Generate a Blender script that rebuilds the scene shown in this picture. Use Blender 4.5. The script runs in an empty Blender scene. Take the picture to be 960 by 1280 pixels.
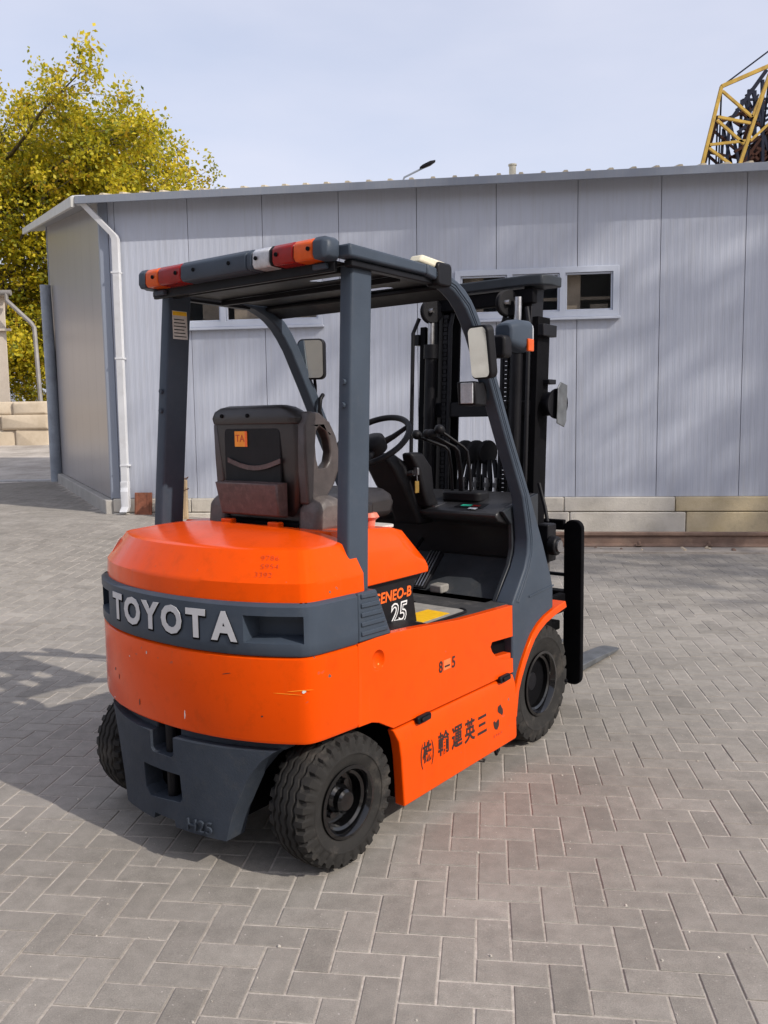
import bpy, bmesh, math, random
import numpy as np
from mathutils import Vector, Matrix
from mathutils.geometry import tessellate_polygon
random.seed(7); rng = np.random.default_rng(7)
R = math.radians
scene = bpy.context.scene
col = scene.collection

# ---------------------------------------------------------------- camera
CAM_H, PITCH, ROLL, FPX = 1.5416, 0.10555, -0.01469, 1066.2
cp, sp, cr, sr = math.cos(PITCH), math.sin(PITCH), math.cos(ROLL), math.sin(ROLL)
fw = Vector((0, cp, -sp)); up = Vector((0, sp, cp)); rt = Vector((1, 0, 0))
r2 = cr*rt + sr*up; u2 = -sr*rt + cr*up
cam_d = bpy.data.cameras.new('camera'); cam = bpy.data.objects.new('camera', cam_d); col.objects.link(cam)
m = Matrix((r2, u2, -fw)).transposed().to_4x4(); m.translation = (0, 0, CAM_H); cam.matrix_world = m
cam_d.sensor_fit = 'VERTICAL'; cam_d.sensor_height = 36; cam_d.sensor_width = 27
cam_d.lens = 36*FPX/1280; cam_d.clip_start = 0.05; cam_d.clip_end = 3000
scene.camera = cam

# ---------------------------------------------------------------- world, sun, exposure
SUN_AZ, SUN_EL = R(-37), R(38)
w = bpy.data.worlds.new('World'); scene.world = w; w.use_nodes = True
nt = w.node_tree; nt.nodes.clear()
sky = nt.nodes.new('ShaderNodeTexSky'); sky.sky_type = 'NISHITA'; sky.sun_disc = False
sky.sun_elevation = SUN_EL; sky.sun_rotation = R(90) - SUN_AZ
sky.air_density = 1.0; sky.dust_density = 2.6; sky.ozone_density = 2.0
bg = nt.nodes.new('ShaderNodeBackground'); bg.inputs[1].default_value = 0.148
# thin high cloud veil over the whole sky
tcs = nt.nodes.new('ShaderNodeTexCoord'); mp = nt.nodes.new('ShaderNodeMapping'); mp.inputs['Scale'].default_value = (1.2, 1.2, 3.5)
nz = nt.nodes.new('ShaderNodeTexNoise'); nz.inputs['Scale'].default_value = 1.6; nz.inputs['Detail'].default_value = 5; nz.inputs['Roughness'].default_value = .5
mr = nt.nodes.new('ShaderNodeMapRange'); mr.inputs[1].default_value = .3; mr.inputs[2].default_value = .75; mr.inputs[3].default_value = .50; mr.inputs[4].default_value = .85
mx = nt.nodes.new('ShaderNodeMix'); mx.data_type = 'RGBA'; mx.inputs[7].default_value = (4.45, 4.45, 5.05, 1)
nt.links.new(tcs.outputs['Generated'], mp.inputs[0]); nt.links.new(mp.outputs[0], nz.inputs['Vector']); nt.links.new(nz.outputs[0], mr.inputs[0])
nt.links.new(mr.outputs[0], mx.inputs[0]); nt.links.new(sky.outputs[0], mx.inputs[6]); nt.links.new(mx.outputs[2], bg.inputs[0])
wo = nt.nodes.new('ShaderNodeOutputWorld'); nt.links.new(bg.outputs[0], wo.inputs[0])
sun_d = bpy.data.lights.new('sun', 'SUN'); sun_d.energy = 2.9; sun_d.angle = R(0.53); sun_d.color = (1, .93, .84)
sun = bpy.data.objects.new('sun', sun_d); col.objects.link(sun)
sv = Vector((math.cos(SUN_AZ)*math.cos(SUN_EL), math.sin(SUN_AZ)*math.cos(SUN_EL), math.sin(SUN_EL)))
sun.rotation_euler = sv.to_track_quat('Z', 'Y').to_euler(); sun.location = sv*40
vs = scene.view_settings; vs.view_transform = 'Standard'; vs.look = 'None'; vs.exposure = 0.42; vs.gamma = 1; vs.use_curve_mapping = False
scene.render.film_transparent = False

# ---------------------------------------------------------------- materials
def nodes(name):
    M = bpy.data.materials.new(name); M.use_nodes = True
    t = M.node_tree; return M, t, t.nodes['Principled BSDF']
def ramp(t, fac, a, b, p0=.35, p1=.65):
    r = t.nodes.new('ShaderNodeValToRGB'); r.color_ramp.elements[0].position = p0; r.color_ramp.elements[1].position = p1
    r.color_ramp.elements[0].color = (*a, 1); r.color_ramp.elements[1].color = (*b, 1); t.links.new(fac, r.inputs[0]); return r.outputs[0]
def noise(t, scale, detail=4, rough=.6, vec=None, stretch=None):
    n = t.nodes.new('ShaderNodeTexNoise'); n.inputs['Scale'].default_value = scale; n.inputs['Detail'].default_value = detail; n.inputs['Roughness'].default_value = rough
    tc = t.nodes.new('ShaderNodeTexCoord'); v = tc.outputs['Object'] if vec is None else vec
    if stretch:
        mpn = t.nodes.new('ShaderNodeMapping'); mpn.inputs['Scale'].default_value = stretch; t.links.new(v, mpn.inputs[0]); v = mpn.outputs[0]
    t.links.new(v, n.inputs['Vector']); return n.outputs['Fac']
def mixc(t, fac, a, b, mode='MIX'):
    x = t.nodes.new('ShaderNodeMix'); x.data_type = 'RGBA'; x.blend_type = mode
    for sock, v in ((0, fac), (6, a), (7, b)):
        if isinstance(v, (int, float)): x.inputs[sock].default_value = v
        elif isinstance(v, tuple): x.inputs[sock].default_value = (*v, 1)
        else: t.links.new(v, x.inputs[sock])
    return x.outputs[2]
def bump(t, h, strength, dist, b):
    n = t.nodes.new('ShaderNodeBump'); n.inputs['Strength'].default_value = strength; n.inputs['Distance'].default_value = dist
    t.links.new(h, n.inputs['Height']); t.links.new(n.outputs[0], b.inputs['Normal'])
def mat(name, c, rough=.5, metal=0, var=.12, vs_=6, bmp=0, bs=60, coat=0, dirt=None, dirt_amt=.5, dirt_scale=9, spec=.5, stretch=None):
    M, t, b = nodes(name)
    n = noise(t, vs_, 5, .6, stretch=stretch)
    cc = ramp(t, n, tuple(x*(1-var) for x in c), tuple(min(1, x*(1+var)) for x in c), .3, .7)
    if dirt:
        d = ramp(t, noise(t, dirt_scale, 8, .72), (0, 0, 0), (dirt_amt,)*3, .52, .75); cc = mixc(t, d, cc, dirt)
    t.links.new(cc, b.inputs['Base Color'])
    b.inputs['Metallic'].default_value = metal
    rn = t.nodes.new('ShaderNodeMapRange'); rn.inputs[3].default_value = rough*.82; rn.inputs[4].default_value = min(1, rough*1.18)
    t.links.new(noise(t, vs_*3, 4), rn.inputs[0]); t.links.new(rn.outputs[0], b.inputs['Roughness'])
    b.inputs['Coat Weight'].default_value = coat; b.inputs['Coat Roughness'].default_value = .12
    b.inputs['Specular IOR Level'].default_value = spec
    if bmp: bump(t, noise(t, bs, 6, .7), bmp, .004, b)
    return M
M_ORANGE = mat('orange_paint', (.74, .070, .0022), .20, 0, .05, 3, .03, 220, 0, (.34, .04, .004), .30, 14, .36)
def chips(M):
    t = M.node_tree; b = t.nodes['Principled BSDF']; src = b.inputs['Base Color'].links[0].from_socket
    a = ramp(t, noise(t, 34, 2, .4), (0, 0, 0), (1, 1, 1), .735, .75); m_ = ramp(t, noise(t, 2.2, 3), (0, 0, 0), (1, 1, 1), .52, .6)
    c = mixc(t, mixc(t, 1.0, a, m_, 'MULTIPLY'), src, (.16, .10, .085))
    k = ramp(t, noise(t, 7, 3, .5, stretch=(9, 9, .5)), (0, 0, 0), (.30,)*3, .62, .74); c = mixc(t, k, c, (.62, .085, .012))
    t.links.new(c, b.inputs['Base Color'])
chips(M_ORANGE)
M_ORANGE.node_tree.nodes['Principled BSDF'].inputs['Specular Tint'].default_value = (1, .30, .09, 1)
M_GREY = mat('grey_paint', (.047, .061, .083), .42, 0, .10, 5, .05, 300, 0, (.13, .13, .135), .14, 17, .14)
M_CAST = mat('grey_cast_iron_paint', (.034, .042, .056), .55, 0, .14, 7, .3, 120, 0, (.09, .088, .085), .25, 20, .12)
M_BLACK = mat('black_steel', (.008, .008, .010), .42, 0, .3, 9, .05, 150, 0, (.045, .042, .04), .08, 25, .14)
M_MATT = mat('matt_black_steel', (.004, .004, .005), .7, 0, .3, 9, .1, 150, 0, (.02, .018, .016), .10, 25, .06)
M_PLAST = mat('black_plastic', (.010, .010, .012), .48, 0, .2, 12, .15, 500, 0, (.045, .042, .04), .10, 18, .16)
M_SEAT = mat('worn_seat_vinyl', (.017, .014, .014), .38, 0, .25, 10, .2, 240, 0, (.055, .042, .040), .3, 14, .5)
M_SEATW = mat('worn_grey_vinyl', (.10, .085, .08), .5, 0, .3, 16, .25, 200, 0, (.25, .22, .20), .6, 22)
M_POCKET = mat('brown_seat_pocket', (.075, .046, .044), .5, 0, .35, 25, .3, 160, 0, (.16, .11, .10), .6, 40)
M_RUB = mat('tyre_rubber', (.022, .021, .020), .86, 0, .2, 14, .25, 170, 0, (.10, .088, .075), .65, 7, .22)
M_RIM = mat('gloss_black_rim', (.003, .003, .0035), .12, 0, .2, 8, 0, 60, .3, (.04, .036, .03), .06, 30)
M_STEEL = mat('bare_steel', (.34, .34, .35), .35, 1, .25, 10, .1, 120, 0, (.10, .07, .05), .5, 18)
M_FORK = mat('worn_fork_steel', (.17, .18, .19), .48, .7, .35, 8, .2, 90, 0, (.08, .06, .05), .5, 9)
M_SILVER = mat('silver_letters', (.50, .51, .54), .4, .25, .06, 20)
M_RED = mat('red_lens', (.24, .008, .008), .25, 0, .12, 30, 0, 60, 0, None, .5, 9, .25)
M_AMBER = mat('amber_lens', (.60, .085, .008), .25, 0, .12, 30, 0, 60, 0, None, .5, 9, .25)
M_WHITE_L = mat('clear_lens', (.42, .43, .46), .2, 0, .18, 60, .3, 90, .5)
M_STICK = mat('sticker_paper', (.55, .53, .50), .55, 0, .12, 60)
M_YEL = mat('yellow_sticker', (.80, .46, .01), .5, 0, .1, 40)
M_OSTK = mat('orange_sticker', (.85, .30, .01), .5, 0, .05, 40)
M_INK = mat('black_ink', (.030, .014, .012), .5, 0, .2, 60)
M_FAINT = mat('faded_marker', (.50, .045, .006), .45, 0, .1, 60)
M_WTXT = mat('white_print', (.74, .74, .74), .5, 0, .05, 40)
M_OTXT = mat('orange_print', (.85, .13, .01), .5, 0, .05, 40)
M_SALMON = mat('faded_red_knob', (.62, .17, .11), .5, 0, .1, 40)
M_MAT_G = mat('worn_floor_plate', (.27, .26, .24), .6, 0, .2, 20, .2, 120, 0, (.08, .07, .06), .5, 12)
M_FLOOR = mat('black_rubber_mat', (.030, .030, .032), .7, 0, .25, 14, .4, 60, 0, (.17, .16, .15), .6, 10)
M_CREAM = mat('cream_pad', (.62, .58, .45), .7, 0, .1, 30)
M_GREEN = mat('green_print', (.02, .42, .27), .4, 0, .1, 40)
M_TAG = mat('yellow_key_tag', (.60, .38, .08), .4, 0, .1, 40)
def mirror_mat():
    M, t, b = nodes('mirror_glass'); b.inputs['Base Color'].default_value = (.75, .78, .76, 1); b.inputs['Metallic'].default_value = 1
    rn = t.nodes.new('ShaderNodeMapRange'); rn.inputs[3].default_value = .02; rn.inputs[4].default_value = .12
    t.links.new(noise(t, 30, 6), rn.inputs[0]); t.links.new(rn.outputs[0], b.inputs['Roughness']); return M
M_MIRROR = mirror_mat()
def glass_mat():
    M, t, b = nodes('window_glass'); b.inputs['Base Color'].default_value = (.012, .014, .016, 1); b.inputs['Roughness'].default_value = .04
    b.inputs['Specular IOR Level'].default_value = .6; b.inputs['Alpha'].default_value = .15
    bump(t, noise(t, 1.5, 2), .05, .02, b); return M
M_GLASS = glass_mat()
# building
def panel_mat(name, c, rough, spec):
    M, t, b = nodes(name)
    n1 = noise(t, .9, 5, .6, stretch=(1, 1, .35)); cc = ramp(t, n1, tuple(x*.93 for x in c), tuple(x*1.05 for x in c), .3, .7)
    d = ramp(t, noise(t, 5, 7, .7, stretch=(6, 6, .3)), (0, 0, 0), (.38,)*3, .48, .8); cc = mixc(t, d, cc, (.30, .29, .28))
    t.links.new(cc, b.inputs['Base Color']); b.inputs['Roughness'].default_value = rough; b.inputs['Specular IOR Level'].default_value = spec
    bump(t, noise(t, 2.2, 3), .35, .005, b); return M
M_PANEL = panel_mat('grey_sheet_cladding', (.42, .448, .520), .36, .5)
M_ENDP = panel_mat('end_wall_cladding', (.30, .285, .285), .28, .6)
M_TRIM = panel_mat('blue_grey_trim', (.24, .27, .33), .4, .5)
M_FASC = panel_mat('fascia_metal', (.20, .222, .265), .4, .5)
M_PIPE = mat('white_downpipe', (.58, .59, .61), .35, 0, .06, 4, 0, 60, 0, (.3, .28, .25), .3, 6)
M_FRAME = mat('white_window_frame', (.44, .475, .55), .35, 0, .05, 6)
M_FOAM = mat('cream_rib_end', (.50, .43, .31), .7, 0, .2, 20)
M_INT = mat('dim_interior', (.16, .14, .12), .8, 0, .4, 1.2)
M_CURT = mat('beige_blind', (.42, .35, .27), .8, 0, .3, 3)
def conc_mat(name, a, b_, scale=3):
    M, t, b = nodes(name)
    cc = ramp(t, noise(t, scale, 8, .7), a, b_, .35, .68)
    st = ramp(t, noise(t, scale*.5, 6, .75), (0, 0, 0), (.7,)*3, .55, .72); cc = mixc(t, st, cc, tuple(x*.55 for x in a))
    t.links.new(cc, b.inputs['Base Color']); b.inputs['Roughness'].default_value = .9
    bump(t, noise(t, scale*14, 8, .75), .6, .01, b); return M
M_CONC = conc_mat('plinth_concrete', (.50, .465, .40), (.64, .60, .53))
M_CONCY = conc_mat('ochre_stained_concrete', (.44, .36, .22), (.57, .48, .33))
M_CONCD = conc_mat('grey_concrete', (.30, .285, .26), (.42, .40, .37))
M_STONE = conc_mat('pale_limestone', (.44, .36, .26), (.60, .51, .39), 1.2)
M_PLASTER = conc_mat('beige_plaster', (.46, .40, .33), (.56, .49, .41), .8)
M_RUST = mat('rusted_rail', (.19, .125, .095), .75, .2, .3, 6, .5, 60, 0, (.30, .23, .18), .5, 5)
M_RUSTB = mat('rust_brown_board', (.22, .075, .040), .8, 0, .35, 14, .4, 60, 0, (.30, .16, .10), .5, 20)
M_WOOD = mat('weathered_wood', (.40, .30, .19), .8, 0, .3, 4, .6, 30, 0, (.14, .085, .05), .6, 6, stretch=(6, 6, .7))
M_WIRE = mat('rusty_wire', (.10, .05, .03), .7, .3, .3, 20)
M_POLE = mat('galvanised_pole', (.27, .30, .34), .5, .2, .2, 3, .1, 40, 0, (.13, .12, .11), .4, 4)
M_CRY = mat('yellow_crane_paint', (.42, .27, .05), .55, 0, .3, 2, .1, 20, 0, (.14, .075, .035), .7, 1.8, .2)
M_CRB = mat('dark_blue_crane_steel', (.012, .015, .030), .6, 0, .3, 2, 0, 60, 0, None, .5, 9, .1)
M_CRR = mat('rust_brown_crane_steel', (.040, .016, .011), .7, 0, .35, 2, 0, 60, 0, None, .5, 9, .1)
M_BARK = mat('tree_bark', (.13, .11, .085), .9, 0, .4, 3, .8, 12)
M_FAR = mat('pale_far_wall', (.42, .46, .53), .8, 0, .1, .5)
M_ZINC = mat('zinc_gutter', (.22, .205, .19), .6, .1, .2, 3)
def paver_mat():
    M, t, b = nodes('concrete_paver')
    tc = t.nodes.new('ShaderNodeTexCoord'); at = t.nodes.new('ShaderNodeAttribute'); at.attribute_name = 'tint'
    ge = t.nodes.new('ShaderNodeNewGeometry'); pos = ge.outputs['Position']
    base = ramp(t, at.outputs['Fac'], (.206, .191, .170), (.300, .278, .248), 0, 1)
    fine = ramp(t, noise(t, 260, 3, .8, pos), (.72,)*3, (1.22,)*3, .3, .7); cc = mixc(t, 1.0, base, fine, 'MULTIPLY')
    big = ramp(t, noise(t, .55, 5, .6, pos), (.88, .87, .86), (1.10, 1.10, 1.10), .35, .65); cc = mixc(t, 1.0, cc, big, 'MULTIPLY')
    med = ramp(t, noise(t, 16, 5, .65, pos), (.86,)*3, (1.12,)*3, .32, .68); cc = mixc(t, 1.0, cc, med, 'MULTIPLY')
    st = ramp(t, noise(t, 2.3, 8, .75, pos), (0, 0, 0), (.55,)*3, .55, .72); cc = mixc(t, st, cc, (.135, .122, .110))
    du = ramp(t, noise(t, 1.1, 8, .7, pos), (0, 0, 0), (.42,)*3, .5, .75); cc = mixc(t, du, cc, (.32, .29, .265))
    sp_ = ramp(t, noise(t, 90, 2, .5, pos), (0, 0, 0), (.8,)*3, .70, .74); cc = mixc(t, sp_, cc, (.42, .39, .36))
    t.links.new(cc, b.inputs['Base Color']); b.inputs['Roughness'].default_value = .82; b.inputs['Specular IOR Level'].default_value = .4
    bump(t, noise(t, 300, 5, .8, pos), .55, .0025, b); return M
M_PAVER = paver_mat()
def ground_mat():
    M, t, b = nodes('jointing_sand')
    ge = t.nodes.new('ShaderNodeNewGeometry'); pos = ge.outputs['Position']
    cc = ramp(t, noise(t, 40, 6, .8, pos), (.30, .27, .24), (.52, .48, .43), .32, .60)
    big = ramp(t, noise(t, .7, 6, .7, pos), (.62, .60, .58), (1.06, 1.05, 1.04), .35, .6); cc = mixc(t, 1.0, cc, big, 'MULTIPLY')
    t.links.new(cc, b.inputs['Base Color']); b.inputs['Roughness'].default_value = .95
    bump(t, noise(t, 120, 6, .8, pos), .6, .004, b); return M
M_SAND = ground_mat()
def leaf_mat(name, stops):
    M, t, b = nodes(name)
    at = t.nodes.new('ShaderNodeAttribute'); at.attribute_name = 'tint'
    r = t.nodes.new('ShaderNodeValToRGB')
    e = r.color_ramp.elements; e[0].position = 0; e[0].color = (*stops[0], 1); e[1].position = 1; e[1].color = (*stops[-1], 1)
    for i, s in enumerate(stops[1:-1], 1):
        k = e.new(i/(len(stops)-1)); k.color = (*s, 1)
    t.links.new(at.outputs['Fac'], r.inputs[0]); t.links.new(r.outputs[0], b.inputs['Base Color']); b.inputs['Roughness'].default_value = .6
    tr = t.nodes.new('ShaderNodeBsdfTranslucent'); t.links.new(r.outputs[0], tr.inputs[0]); ms = t.nodes.new('ShaderNodeMixShader'); ms.inputs[0].default_value = .42
    out = t.nodes['Material Output']; t.links.new(b.outputs[0], ms.inputs[1]); t.links.new(tr.outputs[0], ms.inputs[2]); t.links.new(ms.outputs[0], out.inputs[0]); return M
M_LEAF2 = None
M_LEAF = leaf_mat('yellow_leaf', [(.12, .15, .016), (.28, .29, .016), (.50, .44, .018), (.68, .54, .025), (.46, .29, .02)])

# ---------------------------------------------------------------- mesh helpers
class MB:
    def __init__(s): s.v = []; s.f = []
    def add(s, vs_, fs):
        o = len(s.v); s.v += [tuple(p) for p in vs_]; s.f += [tuple(i+o for i in f) for f in fs]; return s
    def box(s, x0, x1, y0, y1, z0, z1, M=None):
        vs_ = [(x, y, z) for x in (x0, x1) for y in (y0, y1) for z in (z0, z1)]
        if M is not None: vs_ = [tuple(M @ Vector(p)) for p in vs_]
        return s.add(vs_, [(0, 1, 3, 2), (4, 6, 7, 5), (0, 4, 5, 1), (2, 3, 7, 6), (0, 2, 6, 4), (1, 5, 7, 3)])
    def prism(s, poly, axis, a0, a1, holes=(), fn=None):
        def p3(q, a):
            if fn: return fn(q[0], q[1], a)
            return {'x': (a, q[0], q[1]), 'y': (q[0], a, q[1]), 'z': (q[0], q[1], a)}[axis]
        loops = [list(poly)] + [list(h) for h in holes]
        flat = [q for l in loops for q in l]; n = len(flat)
        tris = tessellate_polygon([[Vector((q[0], q[1], 0)) for q in l] for l in loops]) if (holes or len(poly) > 4) else None
        vs_ = [p3(q, a0) for q in flat] + [p3(q, a1) for q in flat]; fs = []
        if holes or not convex(poly):
            for t in tris: fs += [tuple(t), tuple(i+n for i in reversed(t))]
        else:
            fs += [tuple(range(n)), tuple(reversed(range(n, 2*n)))]
        o = 0
        for l in loops:
            k = len(l)
            for i in range(k): j = (i+1) % k; fs.append((o+i, o+j, o+j+n, o+i+n))
            o += k
        return s.add(vs_, fs)
    def loft(s, rings, caps=True, closed=True):
        n = len(rings[0]); vs_ = [p for r in rings for p in r]; fs = []
        for a in range(len(rings)-1):
            for i in range(n if closed else n-1):
                j = (i+1) % n; fs.append((a*n+i, a*n+j, (a+1)*n+j, (a+1)*n+i))
        if caps: fs += [tuple(reversed(range(n))), tuple(range((len(rings)-1)*n, len(rings)*n))]
        return s.add(vs_, fs)
    def tube(s, pts, r, seg=10, caps=True):
        pts = [Vector(p) for p in pts]; rs = r if isinstance(r, (list, tuple)) else [r]*len(pts); rings = []
        ref = None
        for i, p in enumerate(pts):
            d = (pts[min(i+1, len(pts)-1)] - pts[max(i-1, 0)]).normalized()
            if ref is None: ref = d.orthogonal().normalized()
            ref = (ref - d*ref.dot(d)).normalized(); b = d.cross(ref)
            rings.append([p + rs[i]*(math.cos(a)*ref + math.sin(a)*b) for a in [2*math.pi*k/seg for k in range(seg)]])
        return s.loft(rings, caps)
    def bar(s, a, b, w_, h_, upv=(0, 0, 1)):
        a, b = Vector(a), Vector(b); d = (b-a).normalized(); u = Vector(upv)
        if abs(d.dot(u)) > .98: u = Vector((1, 0, 0))
        x = d.cross(u).normalized(); u = x.cross(d)
        rg = lambda p: [p+x*w_/2*i+u*h_/2*j for i, j in ((-1, -1), (1, -1), (1, 1), (-1, 1))]
        return s.loft([rg(a), rg(b)])
    def rev(s, prof, c, axis, seg=32, close=False, cap0=True, cap1=True):
        # prof: (radius, offset along axis); axis unit vector
        ax = Vector(axis).normalized(); u = ax.orthogonal().normalized(); v = ax.cross(u); c = Vector(c); n = seg
        vs_ = []; fs = []
        for (r, a) in prof:
            for k in range(n):
                t = 2*math.pi*k/n; vs_.append(c+ax*a+r*(math.cos(t)*u+math.sin(t)*v))
        m_ = len(prof)
        for i in range(m_ if close else m_-1):
            i2 = (i+1) % m_
            for k in range(n): k2 = (k+1) % n; fs.append((i*n+k, i*n+k2, i2*n+k2, i2*n+k))
        if not close: fs += ([tuple(range(n))] if cap0 else [])+([tuple(range((m_-1)*n, m_*n))] if cap1 else [])
        return s.add(vs_, fs)
    def xf(s, M): s.v = [tuple(M @ Vector(p)) for p in s.v]; return s
def convex(p):
    sg = 0; n = len(p)
    for i in range(n):
        a, b, c = p[i], p[(i+1) % n], p[(i+2) % n]; z = (b[0]-a[0])*(c[1]-b[1])-(b[1]-a[1])*(c[0]-b[0])
        if abs(z) > 1e-12:
            if sg and (z > 0) != (sg > 0): return False
            sg = z
    return True
def rounded(x0, x1, y0, y1, r, n=5):
    o = []
    for cx, cy, a0 in ((x1-r, y1-r, 0), (x0+r, y1-r, 90), (x0+r, y0+r, 180), (x1-r, y0+r, 270)):
        o += [(cx+r*math.cos(R(a0+90*k/n)), cy+r*math.sin(R(a0+90*k/n))) for k in range(n+1)]
    return o
def mesh_from(mb, name, mt, smooth=None, recalc=True, slots=None):
    me = bpy.data.meshes.new(name); me.from_pydata(mb.v, [], mb.f)
    if recalc:
        b = bmesh.new(); b.from_mesh(me); bmesh.ops.remove_doubles(b, verts=b.verts, dist=1e-6); bmesh.ops.recalc_face_normals(b, faces=b.faces); b.to_mesh(me); b.free()
    if smooth is not None:
        me.polygons.foreach_set('use_smooth', [True]*len(me.polygons)); me.set_sharp_from_angle(angle=R(smooth))
    me.materials.append(mt); return me
def obj(name, mb, mt, parent=None, bevel=0, seg=2, smooth=None, recalc=True):
    me = mb if isinstance(mb, bpy.types.Mesh) else mesh_from(mb, name, mt, 40 if (bevel and smooth is None) else smooth, recalc)
    o = bpy.data.objects.new(name, me); col.objects.link(o)
    if parent is not None: o.parent = parent
    if bevel:
        b = o.modifiers.new('edge', 'BEVEL'); b.width = bevel; b.segments = seg; b.limit_method = 'ANGLE'; b.angle_limit = R(35); b.harden_normals = False
    return o
def empty(name, loc, rz=0):
    o = bpy.data.objects.new(name, None); col.objects.link(o); o.location = loc; o.rotation_euler = (0, 0, rz); o.empty_display_size = .1; return o
def tag(o, label, cat, group=None):
    o['label'] = label; o['category'] = cat
    if group: o['group'] = group
    return o
def text_mesh(s, size, ext, bold=0, mt=None, align='CENTER'):
    cu = bpy.data.curves.new('txt', 'FONT'); cu.body = s; cu.size = size; cu.extrude = ext; cu.offset = bold; cu.align_x = align; cu.align_y = 'CENTER'; cu.resolution_u = 3
    o = bpy.data.objects.new('txt', cu); col.objects.link(o)
    dg = bpy.context.evaluated_depsgraph_get(); dg.update(); me = bpy.data.meshes.new_from_object(o.evaluated_get(dg))
    bpy.data.objects.remove(o); bpy.data.curves.remove(cu)
    me.materials.clear()
    if mt: me.materials.append(mt)
    return me
def put_text(name, s, size, mt, parent, origin, ex, ey, ext=.0006, bold=0, sx=1, sy=1, shear=0):
    me = text_mesh(s, size, ext, bold, mt); ex = Vector(ex); ey = Vector(ey); ez = ex.cross(ey)
    for v in me.vertices:
        v.co = Vector(origin) + ex*(v.co.x*sx+v.co.y*shear) + ey*v.co.y*sy + ez*v.co.z
    o = bpy.data.objects.new(name, me); col.objects.link(o); o.parent = parent; return o

# ---------------------------------------------------------------- ground and paving
def sstep(a, b, x):
    t = np.clip((x-a)/(b-a), 0, 1); return t*t*(3-2*t)
def gz(x, y):
    x = np.asarray(x, float); y = np.asarray(y, float)
    z = .365*sstep(5.5, 10.0, -.75*x+.66*y)
    return z + np.clip(y-19.0, 0, 12)*.055*sstep(3, -3, x)
TH, S, GX, GY = -0.12304, 0.1025, 0.24459, 2.3053
ct, st_ = math.cos(TH), math.sin(TH)
def grid2w(c, r): return GX+S*(c*ct-r*st_), GY+S*(c*st_+r*ct)
C0 = np.array([-3.64, 11.42]); EW = np.array([math.cos(R(7.05)), -math.sin(R(7.05))]); NW = np.array([EW[1], -EW[0]])   # shed corner, along wall, outward
C1 = np.array([-7.1, 18.7])
def sheet():
    xs = np.concatenate([-np.geomspace(16, 900, 16)[::-1], np.arange(-14, 9.01, .2), np.geomspace(10, 900, 16)])
    ys = np.concatenate([-np.geomspace(4, 400, 10)[::-1], np.arange(-2, 32.01, .2), np.geomspace(34, 1800, 18)])
    X, Y = np.meshgrid(xs, ys, indexing='ij'); Z = gz(X, Y) - .0030
    nx, ny = X.shape; mb = MB(); mb.v = list(zip(X.ravel().tolist(), Y.ravel().tolist(), Z.ravel().tolist()))
    mb.f = [(i*ny+j, (i+1)*ny+j, (i+1)*ny+j+1, i*ny+j+1) for i in range(nx-1) for j in range(ny-1)]
    return mb
ground = obj('ground', sheet(), M_SAND, smooth=60); ground['kind'] = 'structure'
def paver_geo(w_, h_, b=.0028, d=.012):
    a, c = w_/2, h_/2
    v = [(-a+b, -c+b, 0), (a-b, -c+b, 0), (a-b, c-b, 0), (-a+b, c-b, 0), (-a, -c, -b*.8), (a, -c, -b*.8), (a, c, -b*.8), (-a, c, -b*.8), (-a, -c, -d), (a, -c, -d), (a, c, -d), (-a, c, -d)]
    f = [(0, 1, 2, 3)]+[(i+4, (i+1) % 4+4, (i+1) % 4, i) for i in range(4)]+[(i+8, (i+1) % 4+8, (i+1) % 4+4, i+4) for i in range(4)]
    return np.array(v), f
JT = .0060
PGEO = {0: paver_geo(2*S-JT, S-JT), 1: paver_geo(S-JT, 2*S-JT)}
def set_tint(me, vals):
    a = me.attributes.new('tint', 'FLOAT', 'POINT'); a.data.foreach_set('value', vals)
def proj(x, y, z):
    d = np.array([x, y, z-CAM_H]); zz = d @ np.array(fw); return 480+FPX*(d @ np.array(r2))/zz, 640-FPX*(d @ np.array(u2))/zz, zz
TR_O = np.array([-0.65462, 3.10228]); HD = R(52.3); FWD = np.array([math.cos(HD), math.sin(HD)]); LFT = np.array([-math.sin(HD), math.cos(HD)])
bricks = []
for k in range(-140, 260):
    for m_ in range(-60, 60):
        for kind, (cc, rr) in ((0, (k+4*m_+1, k-.5)), (1, (k-1+4*m_+.5, k))):
            x, y = grid2w(cc, rr)
            if y < 1.2 or y > 19 or x < -10.5 or x > 7.4 or abs(x) > .52*y+1.4: continue
            s_ = (np.array([x, y])-C0) @ EW; d_ = (np.array([x, y])-C0) @ NW
            if s_ > -.02 and d_ < .98 and s_ > 3.2: continue
            if s_ > .1 and d_ < .15: continue
            # inside the splayed end wall
            e1 = C1-C0; cr_ = e1[0]*(y-C0[1])-e1[1]*(x-C0[0])
            if cr_ < .18*np.linalg.norm(e1) and y > C0[1]+.1: continue
            if y > 18.3: continue
            bricks.append((x, y, kind))
def in_truck(x, y):
    p = np.array([x, y])-TR_O; a, b = p @ FWD, p @ LFT
    return -.2 < a < 2.0 and abs(b) < .55
cand = []
for i, (x, y, kd) in enumerate(bricks):
    u, v, zz = proj(x, y, 0)
    if -8 < u < 968 and v < 1290 and not in_truck(x, y): cand.append((zz, i))
cand.sort(); near = set(i for _, i in cand[:300])
var_me = {}
for kd in (0, 1):
    for q in range(14):
        me = bpy.data.meshes.new('paver'); v, f = PGEO[kd]; me.from_pydata(v.tolist(), [], f); me.materials.append(M_PAVER)
        set_tint(me, [float(np.clip(rng.normal(.5, .19), 0, 1))]*len(v)); var_me[kd, q] = me
BV = []; BF = []; BT = []
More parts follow.
